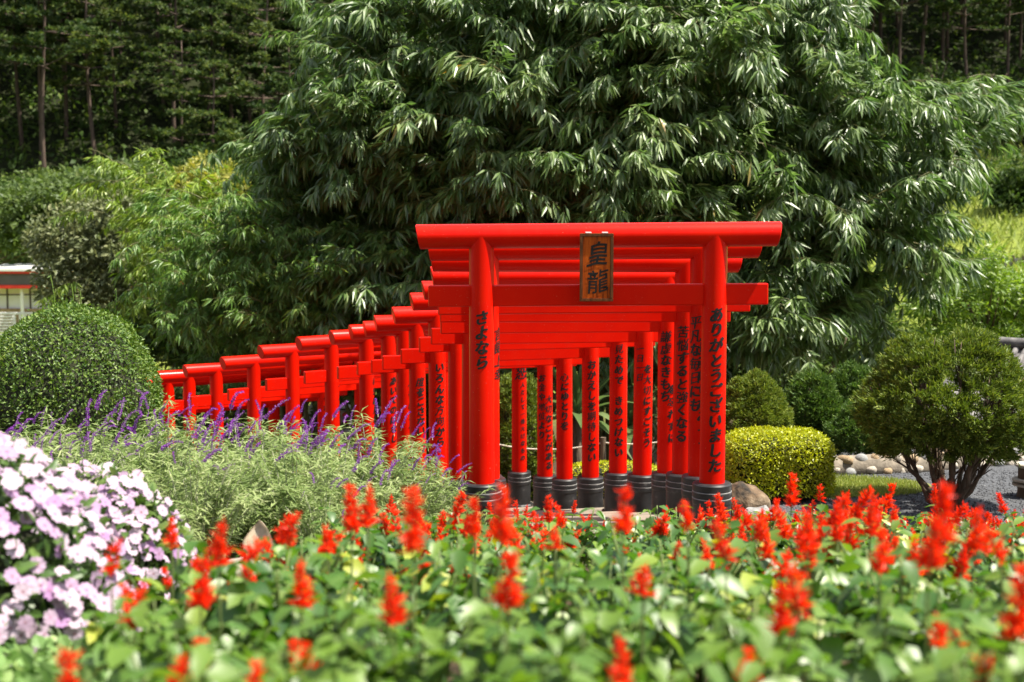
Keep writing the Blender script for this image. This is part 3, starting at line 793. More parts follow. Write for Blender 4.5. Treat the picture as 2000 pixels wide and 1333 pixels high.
# undergrowth on the wood's floor
g = Geo(); n = 5200
Y = r.uniform(71, 122, n); X = r.uniform(-.46, .46, n) * Y
keep = ~((X / Y > .24) & (Y < 80)); X, Y = X[keep], Y[keep]; n = len(X)
C = np.stack([X, Y, terr(X, Y) + .25], 1)
m_ = 13
P = np.repeat(C, m_, 0) + r.normal(0, .5, (n * m_, 3)) * [1.2, 1.2, .8]
l = r.uniform(.25, .6, n * m_)
g.leaves(P, r.normal(0, 1, (n * m_, 3)) + [0, -.2, .3], r.normal(0, .6, (n * m_, 3)) + [0, 0, 1], l, l * .5, DIAMOND)
struct(tag(ob('undergrowth', g.mesh('undergrowth', MAT['under'])), 'dark low undergrowth covering the floor of the pine wood', 'undergrowth'), 'stuff')
# scrub along the foot of the hill and the valley floor
for k, (px, py, Y, rad, mt, lab) in enumerate([
        (-20, 400, 70, 2.2, 'under', 'Dark round bush at the wood edge, far left'), (60, 370, 74, 2.0, 'tree_leaf', 'Bright bush under the pines above the white building'),
        (130, 385, 72, 1.8, 'under', 'Dark bush under the leaning pines left of centre'), (210, 368, 75, 1.9, 'under', 'Shady bush between the two tall pine stems'),
        (290, 372, 73, 1.9, 'tree_leaf', 'Green bush behind the tip of the pale bamboo'), (305, 350, 78, 1.3, 'tree_leaf', 'Small upright bush at the foot of the wood'), (390, 330, 76, 2.0, 'under', 'Dark bush behind the yellowing round tree'), (470, 320, 76, 2.0, 'under', 'Dark bush beside the bamboo, foot of the wood'),
        (1740, 215, 88, 2.4, 'under', 'Dark scrub below the right-hand pines, next to the bamboo'), (1830, 230, 86, 2.6, 'under', 'Dark scrub below the right-hand pines, middle'), (1920, 260, 84, 2.6, 'under', 'Dark scrub below the right-hand pines, outer'), (1990, 300, 80, 2.6, 'under', 'Dark scrub at the right edge above the meadow')]):
    p = at(px, py, Y); z = T(p[0], p[1]); rr2 = np.random.default_rng(90 + k)
    t = thing('scrub_bush', lab, 'bush', (p[0], p[1], z), group='scrub at the foot of the wood')
    g = Geo()
    for q in range(16):
        c = rr2.normal(0, .42, 3) * rad * [1, 1, .5] + [0, 0, max(.5, p[2] - z)]
        clump_leaves(g, c, rad * .42, 190, rr2, (.16, .36), .5, DIAMOND)
    ob('crown', g.mesh('crown', MAT[mt]), t)
    g = Geo()
    for q in range(4): g.tube([[0, 0, -.3], [rr2.normal(0, .3), rr2.normal(0, .3), rad * .5], [rr2.normal(0, .6), rr2.normal(0, .6), rad]], [.08, .05, .02], 5)
    ob('stems', g.mesh('stems', MAT['bark']), t)

# ------------------------------------------------------------------ clipped hedges
def dome_hedge(name, label, c, rx, ry, h, n, leaf, w, mat, seed, power=2.0, rough=.03, cat='hedge', core=True, shoots=0):
    """clipped bush: leaf-covered superellipsoid skin over a dark twiggy inside"""
    r = np.random.default_rng(seed)
    base = (c[0], c[1], T(c[0], c[1]) if len(c) < 3 else c[2])
    t = thing(name, label, cat, base)
    d = sph(int(n * 1.5), r); d = d[d[:, 2] > -.55][:n]; n = len(d)
    zc = h * .48
    s = (np.abs(d[:, 0]) ** power + np.abs(d[:, 1]) ** power + np.abs(d[:, 2]) ** power) ** (-1 / power)
    k = s * (1 - np.abs(r.normal(0, rough, n))) * (1 + .02 * np.sin(d[:, 0] * 9 + seed) * np.sin(d[:, 2] * 8 + 1) + .015 * np.sin(d[:, 1] * 13))
    k = np.where(r.uniform(0, 1, n) < .02, k * r.uniform(1.02, 1.07, n), k)
    P = d * k[:, None] * [rx, ry, h - zc] + [0, 0, zc]
    nrm = unit(d * [1 / rx, 1 / ry, 1 / (h - zc)])
    D = nrm * .5 + r.normal(0, .7, (n, 3)); U = nrm + r.normal(0, .45, (n, 3))
    l = r.uniform(*leaf, n)
    g = Geo().leaves(P, D, U, l, l * w, LANCE, .3, .1)
    for q in range(shoots):
        a = r.uniform(-.35, .35); b = np.array([a * rx + .2, -.1, h * .97]); e = b + [r.normal(0, .06), 0, r.uniform(.15, .42)]
        g.tube(bez(b, (b + e) / 2 + [.02, 0, 0], e, 5), .006, 4)
        pts = bez(b, (b + e) / 2, e, 7)
        g.leaves(pts, r.normal(0, 1, (7, 3)) + [0, 0, .3], r.normal(0, 1, (7, 3)), .05, .025)
    ob('foliage', g.mesh('foliage', mat), t)
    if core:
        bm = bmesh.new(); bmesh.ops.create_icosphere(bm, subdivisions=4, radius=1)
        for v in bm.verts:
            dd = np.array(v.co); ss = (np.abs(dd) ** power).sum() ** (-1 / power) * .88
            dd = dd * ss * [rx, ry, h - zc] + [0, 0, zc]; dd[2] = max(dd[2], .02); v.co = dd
        me = bpy.data.meshes.new('twigs'); bm.to_mesh(me); bm.free(); me.materials.append(MAT['core'])  # solid core, coloured near-black to give the dark inside
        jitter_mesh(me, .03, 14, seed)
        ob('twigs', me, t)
    return t

p = at(135, 640, 15.2)
dome_hedge('dome_hedge', 'Large clipped dome hedge of small glossy leaves, left of the gates', (p[0], 15.2, -.45), .96, .95, 2.63, 26000, (.028, .055), .55, MAT['hedge'], 21, 2.25, .035, shoots=5)
p = at(1517, 900, 15.6)
dome_hedge('block_hedge', 'Yellow-green clipped low hedge with a flat top, right of the gates', (p[0], 15.6, .0), .585, .42, .76, 16000, (.025, .05), .55, MAT['hedge_yellow'], 22, 4.5, .04)
p = at(1185, 915, 20.5)
dome_hedge('block_hedge', 'Low yellow-green hedge glimpsed between the gate pedestals', (p[0] + .1, 20.8, -1.05), .75, .35, .52, 5000, (.025, .05), .55, MAT['hedge_yellow'], 23, 3.5, .05)

def juniper(name, label, c, z0, rx, ry, h, n_tuft, mat, seed, trunk_h=.3, branches=14, n_needle=46, inner=.55, tuft=.085, branchy=True):
    r = np.random.default_rng(seed)
    t = thing(name, label, 'juniper', (c[0], c[1], z0))
    zc = trunk_h + (h - trunk_h) * .42
    d = sph(n_tuft * 2, r); d = d[(d[:, 2] > -.75)][:n_tuft]; n = len(d)
    lowfill = np.where(d[:, 2] < -.1, r.uniform(.5, .98, n), r.uniform(.86, 1.0, n))
    hz = np.where(d[:, 2] > 0, h - zc, zc - trunk_h)
    C = d * lowfill[:, None] * np.stack([np.full(n, rx), np.full(n, ry), hz], 1) + [0, 0, zc]
    C *= (1 + .035 * np.sin(d[:, :1] * 8 + seed) + .03 * np.sin(d[:, 2:] * 9))
    k = n_needle
    nd = np.repeat(unit(d * [1, 1, .8] + [0, 0, .45]), k, 0)
    P = np.repeat(C, k, 0) + r.normal(0, tuft * .22, (n * k, 3))
    D = nd + r.normal(0, .55, (n * k, 3))
    l = r.uniform(tuft * .35, tuft * .8, n * k)
    g = Geo().leaves(P, D, r.normal(0, 1, (n * k, 3)), l, l * .24, DIAMOND, .2, .1)
    ob('foliage', g.mesh('foliage', mat), t)
    for b in range(branches):
        a = 2 * math.pi * (b + r.uniform(0, .6)) / branches; el = r.uniform(.15, 1.2)
        tip = np.array([math.cos(a) * math.cos(el) * rx * .86, math.sin(a) * math.cos(el) * ry * .86, zc + math.sin(el) * (h - zc) * .85])
        st = np.array([r.normal(0, .04), r.normal(0, .04), -.05])
        mid = np.array([tip[0] * .55, tip[1] * .55, tip[2] * .22 + .04])
        pts = bez(st, mid, tip, 11); pts[2:-1] += r.normal(0, .02, (8, 3))
        g = Geo().tube(pts, np.linspace(.034, .007, 11) * (rx / .9), 6)
        if branchy:
            for q in range(9):
                i = r.integers(4, 10); s0 = pts[i]; e = s0 + unit(pts[i] - pts[i - 1] + r.normal(0, .045, 3) + [0, 0, .02]) * r.uniform(.15, .5)
                g.tube([s0, (s0 + e) / 2 + r.normal(0, .02, 3), e], [.010, .007, .004], 4)
        ob('branch', g.mesh('branch', MAT['bark'], True), t)
    return t
p = at(1856, 800, 15.0)
juniper('juniper_shrub', 'Big round clipped juniper with bare lower branches on gravel, right side', (p[0], 15.0), .0, 1.0, .9, 1.84, 1900, MAT['juniper'], 31, .42, 22, 56, tuft=.095)
p = at(1474, 780, 17.6)
juniper('juniper_shrub', 'Clipped juniper dome behind the yellow-green block hedge', (p[0], 17.6), .0, .42, .42, 1.14, 1200, MAT['juniper'], 32, .02, 6, 50, tuft=.075, branchy=False)
p = at(1585, 800, 18.6)
juniper('juniper_shrub', 'Loose dark conical juniper right of the small clipped dome', (p[0], 18.6), .0, .36, .36, 1.04, 640, MAT['juniper_dark'], 33, .02, 6, 50, tuft=.11, branchy=False)
p = at(1665, 800, 18.9)
juniper('juniper_shrub', 'Dark shaded juniper between the conical one and the big round one', (p[0], 18.9), .0, .40, .36, 1.1, 380, MAT['juniper_dark'], 34, .02, 6, 50, tuft=.11, branchy=False)
p = at(1680, 890, 17.9)
juniper('juniper_shrub', 'Low dark juniper right behind the stone border', (p[0], 17.9), .0, .42, .36, .72, 380, MAT['juniper_dark'], 35, .02, 6, 50, tuft=.09, branchy=False)
p = at(1012, 830, 22.6)
juniper('juniper_shrub', 'Tall clipped juniper seen between the posts under the gates', (p[0], 22.6), T(p[0], 22.6), .52, .5, 2.36, 1300, MAT['juniper'], 36, .1, 10, 46, tuft=.11)

# ================================================================== purple sage border
def sage_variant(seed, H=1.17, n=4800):
    r = np.random.default_rng(seed); g = Geo()
    stems = 46
    P, D, U, l = [], [], [], []
    for s in range(stems):
        a = r.uniform(0, 6.28); q = math.sqrt(r.uniform(0, 1)) * .52
        b = np.array([math.cos(a) * q * .45, math.sin(a) * q * .45, 0]); hgt = H * r.uniform(.6, 1.0) * (1 - .35 * (q / .52) ** 2)
        e = np.array([math.cos(a) * q * 1.25, math.sin(a) * q * 1.25, hgt])
        c = bez(b, [b[0], b[1], hgt * .7], e, 14)
        g.tube(c[::2], np.linspace(.006, .003, 7), 4, 1, False)
        for t in r.uniform(.18, 1, n // stems):
            i = min(12, int(t * 13)); p = c[i] + (c[i + 1] - c[i]) * r.uniform()
            az = r.uniform(0, 6.28); P.append(p)
            D.append([math.cos(az), math.sin(az), r.uniform(-.35, .75)]); U.append(r.normal(0, .35, 3) + [0, 0, 1]); l.append(r.uniform(.05, .115))
    l = np.array(l)
    g.leaves(np.array(P), np.array(D), np.array(U), l, l * .16, LANCE, .35, .3)
    return g.mesh('foliage', [MAT['sage_leaf'], MAT['sage_stem']])
SV = [sage_variant(60 + k) for k in range(5)]
def sage_spike(seed):
    r = np.random.default_rng(seed); g = Geo(); L = r.uniform(.24, .36); curl = r.uniform(.25, .8)
    t = np.linspace(0, 1, 18)
    x = L * (.45 * t + curl * .35 * t ** 3); z = L * (.95 * t - .55 * curl * t ** 3.2)
    pts = np.stack([x, .03 * np.sin(3 * t + seed) * L, z], 1)
    g.tube(pts[::2], np.linspace(.0035, .0015, 9), 4, 1, False)
    P, D = [], []
    for i in range(2, 18):
        rad = .02
        for q in range(7):
            a = q * 2 * math.pi / 7 + i * .6 + r.normal(0, .2)
            tan = unit(pts[i] - pts[i - 1]); s1 = unit(np.cross(tan, [0, 1, .2])); s2 = np.cross(tan, s1)
            P.append(pts[i] + r.normal(0, .002, 3)); D.append(s1 * math.cos(a) + s2 * math.sin(a) + tan * .5)
    n = len(P); l = r.uniform(.018, .036, n) * np.repeat(1 - .45 * t[2:18], 7)
    U = r.normal(0, 1, (n, 3))
    g.leaves(np.array(P), np.array(D), U, l, l * .55, LANCE, .5, .1)
    return g.mesh('flower_spike', [MAT['sage_flower'], MAT['sage_stem']])
SS = [sage_spike(70 + k) for k in range(6)]
r = np.random.default_rng(5)
SAGE = []
for Y, x0, x1, st, hh in ((8.4, -3.7, -1.75, .55, .86), (9.2, -4.0, -1.35, .52, .93), (10.0, -4.4, -1.05, .52, 1.0), (10.8, -4.7, -.75, .52, 1.0), (11.6, -4.9, -.85, .55, .98)):
    x = x0
    while x <= x1:
        SAGE.append((x + r.normal(0, .08), Y + r.normal(0, .12), hh * r.uniform(.88, 1.08))); x += st
SAGE += [(-1.15, 8.6, .55), (-1.2, 9.2, .7), (-.62, 11.35, .74), (-.8, 10.5, .7)]
for k, (x, y, h) in enumerate(SAGE):
    px = 1000 + F_PX * x / y
    t = thing('sage_bush', 'Purple-flowered sage bush, border row %s, in line with %s' % (NUM[max(0, min(4, int(round((y - 8.4) / .8))))], inline(x, y)), 'bush', (x, y, T(x, y)), r.uniform(0, 6.28), 'purple sage bushes left of the gates', h)
    ob('foliage', SV[k % 5], t)
    rz = t.rotation_euler.z
    for q in range(int(r.integers(3, 6)) if y < 9.6 else int(r.integers(9, 15))):
        a = r.uniform(0, 6.28); d = math.sqrt(r.uniform(0, 1)) * .58
        zz = (1.15 - .33 * (d / .58) ** 2) * (r.uniform(.78, .96) if q % 3 else r.uniform(.93, 1.0))
        ob('flower_spike', SS[int(r.integers(0, 6))], t, (math.cos(a) * d, math.sin(a) * d, zz), (r.normal(0, .25), r.normal(0, .25), r.normal(0, .9) - rz), r.uniform(.45, .8))

# ================================================================== impatiens mounds
def petal_flower(seed, dia=1.0):
    r = np.random.default_rng(seed); g = Geo()
    for k in range(5):
        a = k * 2 * math.pi / 5 + r.normal(0, .06); ca, sa = math.cos(a), math.sin(a)
        L = dia * .5 * r.uniform(.92, 1.08); W = L * .98
        out = [(.06, 0, 0), (.35, -.30, .02), (.72, -.50, .05), (.98, -.30, .03), (.90, 0, .055), (.98, .30, .03), (.72, .50, .05), (.35, .30, .02), (.55, 0, .0)]
        V = []
        for (x, y, z) in out:
            xx, yy = x * L, y * W; zz = z * dia * r.uniform(.5, 1.5) - .10 * x * x * dia * r.uniform(-.2, 1) + .006 * k * dia
            V.append((xx * ca - yy * sa, xx * sa + yy * ca, zz))
        g.add(V, [(0, 1, 8), (1, 2, 8), (2, 3, 8), (3, 4, 8), (4, 5, 8), (5, 6, 8), (6, 7, 8), (7, 0, 8)][::1])
    g.lathe([(.03 * dia, .012 * dia), (.04 * dia, .03 * dia), (.015 * dia, .06 * dia)], 6, mat=1)
    return g.mesh('flower', [MAT['petal'], MAT['eye']], True)
m, nt, b = new_mat('pale_pink_petal')
oi = nt.nodes.new('ShaderNodeObjectInfo')
tc = nt.nodes.new('ShaderNodeTexCoord'); ln = nt.nodes.new('ShaderNodeVectorMath'); ln.operation = 'LENGTH'
nt.links.new(tc.outputs['Object'], ln.inputs[0])
c1 = ramp(nt, oi.outputs['Random'], [(0, (.60, .50, .58)), (.5, (.52, .385, .505)), (.85, (.44, .28, .45)), (1, (.36, .19, .39))])
c2 = ramp(nt, ln.outputs['Value'], [(.03, (.75, .35, .62)), (.13, (1, 1, 1))])
mx = nt.nodes.new('ShaderNodeMix'); mx.data_type = 'RGBA'; mx.blend_type = 'MULTIPLY'; mx.inputs['Factor'].default_value = 1
nt.links.new(c1, mx.inputs['A']); nt.links.new(c2, mx.inputs['B']); nt.links.new(mx.outputs['Result'], b.inputs['Base Color'])
b.inputs['Roughness'].default_value = .65; b.inputs['Specular IOR Level'].default_value = .25
tr = nt.nodes.new('ShaderNodeBsdfTranslucent'); nt.links.new(mx.outputs['Result'], tr.inputs['Color'])
ms = nt.nodes.new('ShaderNodeMixShader'); ms.inputs['Fac'].default_value = .3
nt.links.new(b.outputs[0], ms.inputs[1]); nt.links.new(tr.outputs[0], ms.inputs[2]); nt.links.new(ms.outputs[0], nt.nodes['Material Output'].inputs['Surface'])
MAT['petal'] = m
MAT['eye'] = surf('flower_eye', [(.3, (.5, .18, .3)), (.7, (.6, .45, .12))], 40, .6, 0)
FL = [petal_flower(80 + k) for k in range(5)]
def impatiens(label, c, rx, ry, h, n_fl, size, seed, vis):
    r = np.random.default_rng(seed); z0 = T(*c)
    t = thing('impatiens_bush', label, 'flower bush', (c[0], c[1], z0), group='pale pink impatiens at the left edge')
    n = 4200; d = sph(n * 2, r); d = d[d[:, 2] > -.15][:n]; n = len(d)
    k = r.uniform(.70, 1.0, n)
    P = d * k[:, None] * [rx, ry, h]
    D = d + r.normal(0, .7, (n, 3)); U = d + r.normal(0, .4, (n, 3)) + [0, 0, .5]
    l = r.uniform(.045, .085, n)
    ob('foliage', Geo().leaves(P, D, U, l, l * .42, OVATE, .3, .2).mesh('foliage', MAT['imp_leaf']), t)
    pts = []
    tries = 0
    while len(pts) < n_fl and tries < 40000:
        tries += 1
        dd = sph(1, r)[0]
        if dd[2] < .02 or dd[1] > .3 and dd[2] < .6: continue
        if dd[0] < vis and r.uniform() < .85: continue
        q = dd * [rx, ry, h] * r.uniform(.98, 1.05)
        if dd[2] < .3 and r.uniform() < .3: continue
        if all(np.sum((q - o[0]) ** 2) > (size * .50) ** 2 for o in pts): pts.append((q, dd))
    for q, dd in pts:
        nrm = unit(dd * .8 + np.array([.25, -.35, .3]) + r.normal(0, .33, 3))
        e = Vector(nrm).to_track_quat('Z', 'Y').to_euler()
        o = ob('flower', FL[int(r.integers(0, 5))], t, q, e, size * r.uniform(.82, 1.15))
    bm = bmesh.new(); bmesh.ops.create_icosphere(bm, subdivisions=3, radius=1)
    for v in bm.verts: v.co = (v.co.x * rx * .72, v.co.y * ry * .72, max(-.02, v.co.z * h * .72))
    me = bpy.data.meshes.new('stems'); bm.to_mesh(me); bm.free(); me.materials.append(MAT['core']); ob('stems', me, t)  # one solid near-black dome fills the mound under the leaves
impatiens('Large mound of pale pink impatiens at the left edge', (-2.02, 4.95), .66, .62, .80, 300, .066, 1, .12)
impatiens('Smaller mound of pale pink impatiens behind the large one', (-1.86, 6.15), .50, .45, .68, 280, .060, 2, -.5)
g = Geo(); n = 2600; r = np.random.default_rng(8)
P = np.stack([r.uniform(-1.9, -.85, n), r.uniform(3.0, 4.6, n), np.zeros(n)], 1); P[:, 2] = terr(P[:, 0], P[:, 1]) + r.uniform(.01, .12, n)
l = r.uniform(.03, .065, n)
g.leaves(P, r.normal(0, 1, (n, 3)) + [0, -.2, .5], r.normal(0, .5, (n, 3)) + [0, 0, 1], l, l * .8, OVATE, .2, .2)
struct(tag(ob('ground_cover', g.mesh('ground_cover', MAT['cover_leaf'])), 'small pale green ground cover at the bottom left corner', 'ground cover'), 'stuff')

# ================================================================== scarlet salvia bed
LEAF1 = [Geo().leaves(np.zeros((1, 3)), [[1, 0, 0]], [[0, 0, 1]], 1.0, w, OVATE, f, d).mesh('leaf', MAT['salvia_leaf'], True) for w, f, d in ((.62, .35, .25), (.56, .25, .38), (.68, .2, .18))]
def salvia_plan(seed):
    r = np.random.default_rng(seed); items, st = [], []
    for s in range(6):
        a = r.uniform(0, 6.28); q = r.uniform(.02, .13); H = r.uniform(.26, .40)
        pts = bez([0, 0, 0], [math.cos(a) * q * .5, math.sin(a) * q * .5, H * .6], [math.cos(a) * q * 1.3, math.sin(a) * q * 1.3, H], 7)
        st.append(pts); tw = r.uniform(0, 3.1)
        for i, fr in enumerate((.35, .55, .72, .86, 1.0)):
            p = pts[min(6, int(fr * 6))]; az = tw + i * math.pi / 2
            for o in (0, math.pi):
                size = r.uniform(.065, .115) * (1.05 - .35 * (i == 4))
                items.append((p, az + o + r.normal(0, .25), r.uniform(-.15, .75), r.normal(0, .25), size))
    return items, st
SPLAN = [salvia_plan(100 + k) for k in range(8)]
def salvia_mesh(plan):
    items, st = plan; g = Geo()
    for p, az, pit, roll, size in items:
        M = rotz(az) @ roty(pit) @ rotx(roll)
        g.leaves(p[None] + (M @ [.012, 0, 0])[None], (M @ [1, 0, 0])[None], (M @ [0, 0, 1])[None], size, size * .62, OVATE, .3, .25)
    return g.mesh('foliage', MAT['salvia_leaf'], True)
def salvia_stems(plan):
    g = Geo()
    for pts in plan[1]: g.tube(pts, np.linspace(.005, .003, 7), 5)
    return g.mesh('stems', MAT['stem_green'], True)
SMESH = [salvia_mesh(p) for p in SPLAN]; SSTEM = [salvia_stems(p) for p in SPLAN]
def salvia_spike(seed, L, dens=1.0):
    """flower spike: foot at z=0, whorls of tubular florets on the top part, stalk below"""
    r = np.random.default_rng(seed); g = Geo()
    bend = r.normal(0, .055, 2)
    ax = lambda z: np.array([bend[0] * (z / .3) ** 2, bend[1] * (z / .3) ** 2, z])
    g.tube([ax(z) for z in np.linspace(0, L, 6)], np.linspace(.0035, .002, 6), 4, 1, False)
    P, D, l = [], [], []
    z = L * .26
    while z < L:
        f = (z - L * .26) / (L * .74); n = int(round((6.5 - 2 * f) * dens)); bare = r.uniform() < .22 and f < .75
        for k in range(n):
            if bare and r.uniform() < .75: continue
            a = k * 2 * math.pi / n + z * 60 + r.normal(0, .4)
            up = r.uniform(.0, .9) + f * .8
            P.append(ax(z) + r.normal(0, .003, 3)); D.append([math.cos(a), math.sin(a), up]); l.append((.046 * (1 - .45 * f ** 1.6)) * r.uniform(.45, 1.15))
            if r.uniform() < .8:
                P.append(ax(z)); D.append([math.cos(a + .4), math.sin(a + .4), up * .5]); l.append(.027 * (1 - .3 * f))
        z += .0145 * r.uniform(.7, 1.35)
    P, D, l = np.array(P), np.array(D), np.array(l); n = len(P)
    U = r.normal(0, 1, (n, 3))
    g.leaves(P, D, U, l, l * .30, LANCE, .6, .4)
    g.leaves(P, D, np.cross(unit(D), unit(U)), l, l * .30, LANCE, .6, .4)
    return g.mesh('flower_spike', [MAT['salvia_flower'], MAT['stem_green']])
SPK = [salvia_spike(120 + k, L, d) for k, (L, d) in enumerate(((.13, 1), (.15, 1), (.115, .8), (.165, 1.1), (.09, .7), (.14, .9), (.20, 1.1)))]
SPL = [.13, .15, .115, .165, .09, .14, .20]

def x_left(d): return float(np.interp(d, [2, 2.6, 4.5, 6.5, 8.5, 10.5, 11.4, 12.6], [-.62, -.74, -1.02, -1.02, -.86, -.30, 2.15, 2.4]))
plants = []      # x, y, spikes as (k, dx, dy, z, tilt)
# individually placed tall foreground spikes: photo position of the tip, depth, spike kind
HAND = [(990, 1078, 2.9, 3), (768, 1135, 2.9, 1), (140, 1272, 2.45, 3), (1215, 1262, 2.5, 1), (1905, 1285, 2.35, 3), (1462, 1278, 2.6, 2), (1530, 1140, 2.8, 3),
        (1258, 1112, 3.3, 4), (425, 1028, 3.6, 1), (390, 1095, 3.3, 3), (588, 1105, 3.3, 1), (686, 948, 4.2, 6), (808, 955, 3.0, 6), (718, 960, 4.0, 1), (925, 975, 3.8, 3), (975, 950, 3.2, 6),
        (1216, 955, 3.5, 3), (1840, 945, 3.0, 6), (1815, 1010, 2.9, 3), (1985, 1105, 2.6, 6), (600, 1262, 2.7, 2), (345, 1292, 2.6, 4), (500, 1305, 2.5, 2), (262, 1150, 3.4, 5), (335, 1018, 4.4, 0),
        (565, 1005, 4.4, 5), (640, 1030, 4.6, 0), (1420, 1015, 3.6, 5), (1560, 1105, 3.0, 5), (1700, 985, 4.6, 1), (1905, 1000, 3.8, 1), (1960, 1030, 3.6, 5), (1580, 1010, 4.2, 1), (215, 1060, 3.9, 5), (1835, 1210, 2.9, 4), (1720, 1070, 3.6, 4), (1085, 1035, 4.0, 4), (1345, 985, 4.2, 2)]
r = np.random.default_rng(12)
for px, py, Y, k in HAND:
    p = at(px, py, Y); plants.append([p[0] + r.normal(0, .03), Y + r.normal(0, .03), [(k, p)], True])
y = 2.35
while y < 11.5:
    st = .27 + .012 * y
    x = x_left(y) + r.uniform(0, st * .5); xr = y * .40 + .35
    while x < xr:
        xx, yy = x + r.normal(0, st * .22), y + r.normal(0, st * .2)
        if all((xx - a[0]) ** 2 + (yy - a[1]) ** 2 > (st * .62) ** 2 for a in plants): plants.append([xx, yy, [], False])
        x += st
    y += st * .9
for k, pl in enumerate(plants):
    x, y, sp, hand = pl
    px = 1000 + F_PX * x / y; z0 = T(x, y)
    if hand: lab_h = None
    v = k % 8; rz = r.uniform(0, 6.28); sc = (r.uniform(.78, 1.22) if y > 3 else r.uniform(.78, 1.02)) * (1 if y < 9 else .82)
    row = NUM[max(0, int((y - 2.2) / .33))]
    depth = 'nearest, most blurred rows' if y < 3.6 else ('middle rows' if y < 6.5 else ('far rows' if y < 9.5 else 'farthest row before the gates'))
    side = 'left end' if px < 600 else ('middle' if px < 1350 else 'right part')
    lab = '%s, bed row %s, in line with %s' % ('Tall scarlet salvia' if hand else 'Scarlet salvia', row, inline(x, y))
    t = thing('salvia_plant', lab, 'flower', (x, y, z0), rz, 'scarlet salvias in the foreground bed', sc)
    if y < 3.7:
        items, stm = SPLAN[v]
        for q, (p, az, pit, roll, size) in enumerate(items):
            M = Matrix((rotz(az) @ roty(pit) @ rotx(roll)).tolist())
            ob('leaf', LEAF1[q % 3], t, p, M.to_euler(), size)
    else:
        ob('foliage', SMESH[v], t)
    ob('stems', SSTEM[v], t)
    Rm = rotz(-rz)
    for kk, p in sp:
        s = r.uniform(.78, .94); foot = np.array([p[0], p[1], p[2] - SPL[kk] * s])
        loc = Rm @ (foot - [x, y, z0]) / sc
        ob('flower_spike', SPK[kk], t, loc, (r.normal(0, .06), r.normal(0, .06), r.uniform(0, 6)), s / sc)
        ob('stalk', Geo().tube([[loc[0] * .4, loc[1] * .4, .12], loc * [.9, .9, .6], loc + [0, 0, .01]], [.004, .004, .0035], 5).mesh('stalk', MAT['stem_green']), t)
    if not hand:
        dens = .2 if y < 4.2 else (1.1 if y < 6.5 else 1.8)
        if px > 1380 and y > 4.2: dens *= 1.45
        if px < 1380 and y > 5: dens *= .75
        dens *= float(np.clip(1 + 1.5 * math.sin(2.3 * x + 1.1 * y) * math.sin(1.7 * y - 1.3 * x + 1), .12, 2.3))
        if 1380 < px < 1580 and y > 8.5: dens *= .3
        for q in range(r.poisson(dens)):
            kk = int(r.integers(0, 7)); stp = SPLAN[v][1][q % 6][-1]
            s = r.uniform(.7, 1.05)
            ob('flower_spike', SPK[kk], t, (stp[0] + r.normal(0, .02), stp[1] + r.normal(0, .02), stp[2] - r.uniform(.0, .08)), (r.normal(0, .24), r.normal(0, .24), r.uniform(0, 6)), s * r.uniform(.75, 1.1))

# ================================================================== rocks, stone border, small things
def rock(name, label, c, size, mat, seed, z=None, cat='rock', rotz_=0., sharp=False):
    bm = bmesh.new(); bmesh.ops.create_icosphere(bm, subdivisions=4, radius=1)
    r = np.random.default_rng(seed)
    pl = [(unit(r.normal(0, 1, 3)), r.uniform(.62, .95)) for _ in range(16)]
    for v in bm.verts:
        q = np.array(v.co)
        for nn, dd in pl:
            e = q @ nn - dd
            if e > 0: q = q - nn * e * .85
        q = q + .05 * np.sin(q[[1, 2, 0]] * 7 + seed)
        v.co = q * size
    me = bpy.data.meshes.new(name); bm.to_mesh(me); bm.free(); me.materials.append(mat)
    for p_ in me.polygons: p_.use_smooth = not sharp
    z = T(*c) if z is None else z
    return tag(ob(name, me, None, (c[0], c[1], z + size[2] * .55), (0, 0, rotz_)), label, cat)
p = at(1452, 945, 14.3); rock('boulder', 'Brown and black weathered rock beside the frontmost right pedestal', (p[0] + .02, 14.3), (.25, .2, .27), MAT['rock_brown'], 3, .04)
p = at(1482, 975, 13.7); rock('boulder', 'Jagged pale grey stone in front of the brown rock', (p[0], 13.7), (.21, .14, .20), MAT['rock_grey'], 4, .04, rotz_=.3, sharp=True)
p = at(1440, 918, 15.0); rock('boulder', 'Small white stone behind the brown rock, by the red post', (p[0] - .08, 15.0), (.06, .05, .06), MAT['stone_a'], 5, .2)
p = at(478, 1108, 6.6); rock('flat_stone', 'Pale flat stone half hidden behind the salvia leaves', (p[0], 6.6), (.14, .12, .07), MAT['stone_a'], 6, p[2] - .05, 'stone')
def stone_mesh(seed):
    bm = bmesh.new(); bmesh.ops.create_icosphere(bm, subdivisions=2, radius=1); r = np.random.default_rng(seed)
    for v in bm.verts:
        q = np.array(v.co); q = np.sign(q) * np.abs(q) ** .8; v.co = q * (1 + .12 * np.sin(q[[2, 0, 1]] * 4 + seed))
    me = bpy.data.meshes.new('stone'); bm.to_mesh(me); bm.free()
    for p_ in me.polygons: p_.use_smooth = True
    return me
SM = []
for k in range(6):
    me = stone_mesh(k); me.materials.append(MAT[('stone_a', 'stone_b', 'stone_c')[k % 3]]); SM.append(me)
wl = np.array([at(1560, 940, 16.9), at(1640, 940, 17.0), at(1740, 940, 17.1), at(1830, 935, 17.3), at(1930, 930, 17.6), at(2060, 930, 17.9)])
wl[:, 2] = 0
border = thing('stone_border', 'Low curved border of rounded stones set in mortar behind the lawn', 'wall', (wl[0][0], wl[0][1], 0))
r = np.random.default_rng(31)
tt = np.linspace(0, 1, 40); line = np.stack([np.interp(tt * 5, range(6), wl[:, i]) for i in range(3)], 1) - wl[0]
g = Geo()
g.tube(line + [0, .07, .06], .17, 8)
me = g.mesh('mortar', MAT['mortar'], True); jitter_mesh(me, .02, 9, 4); ob('mortar', me, border)
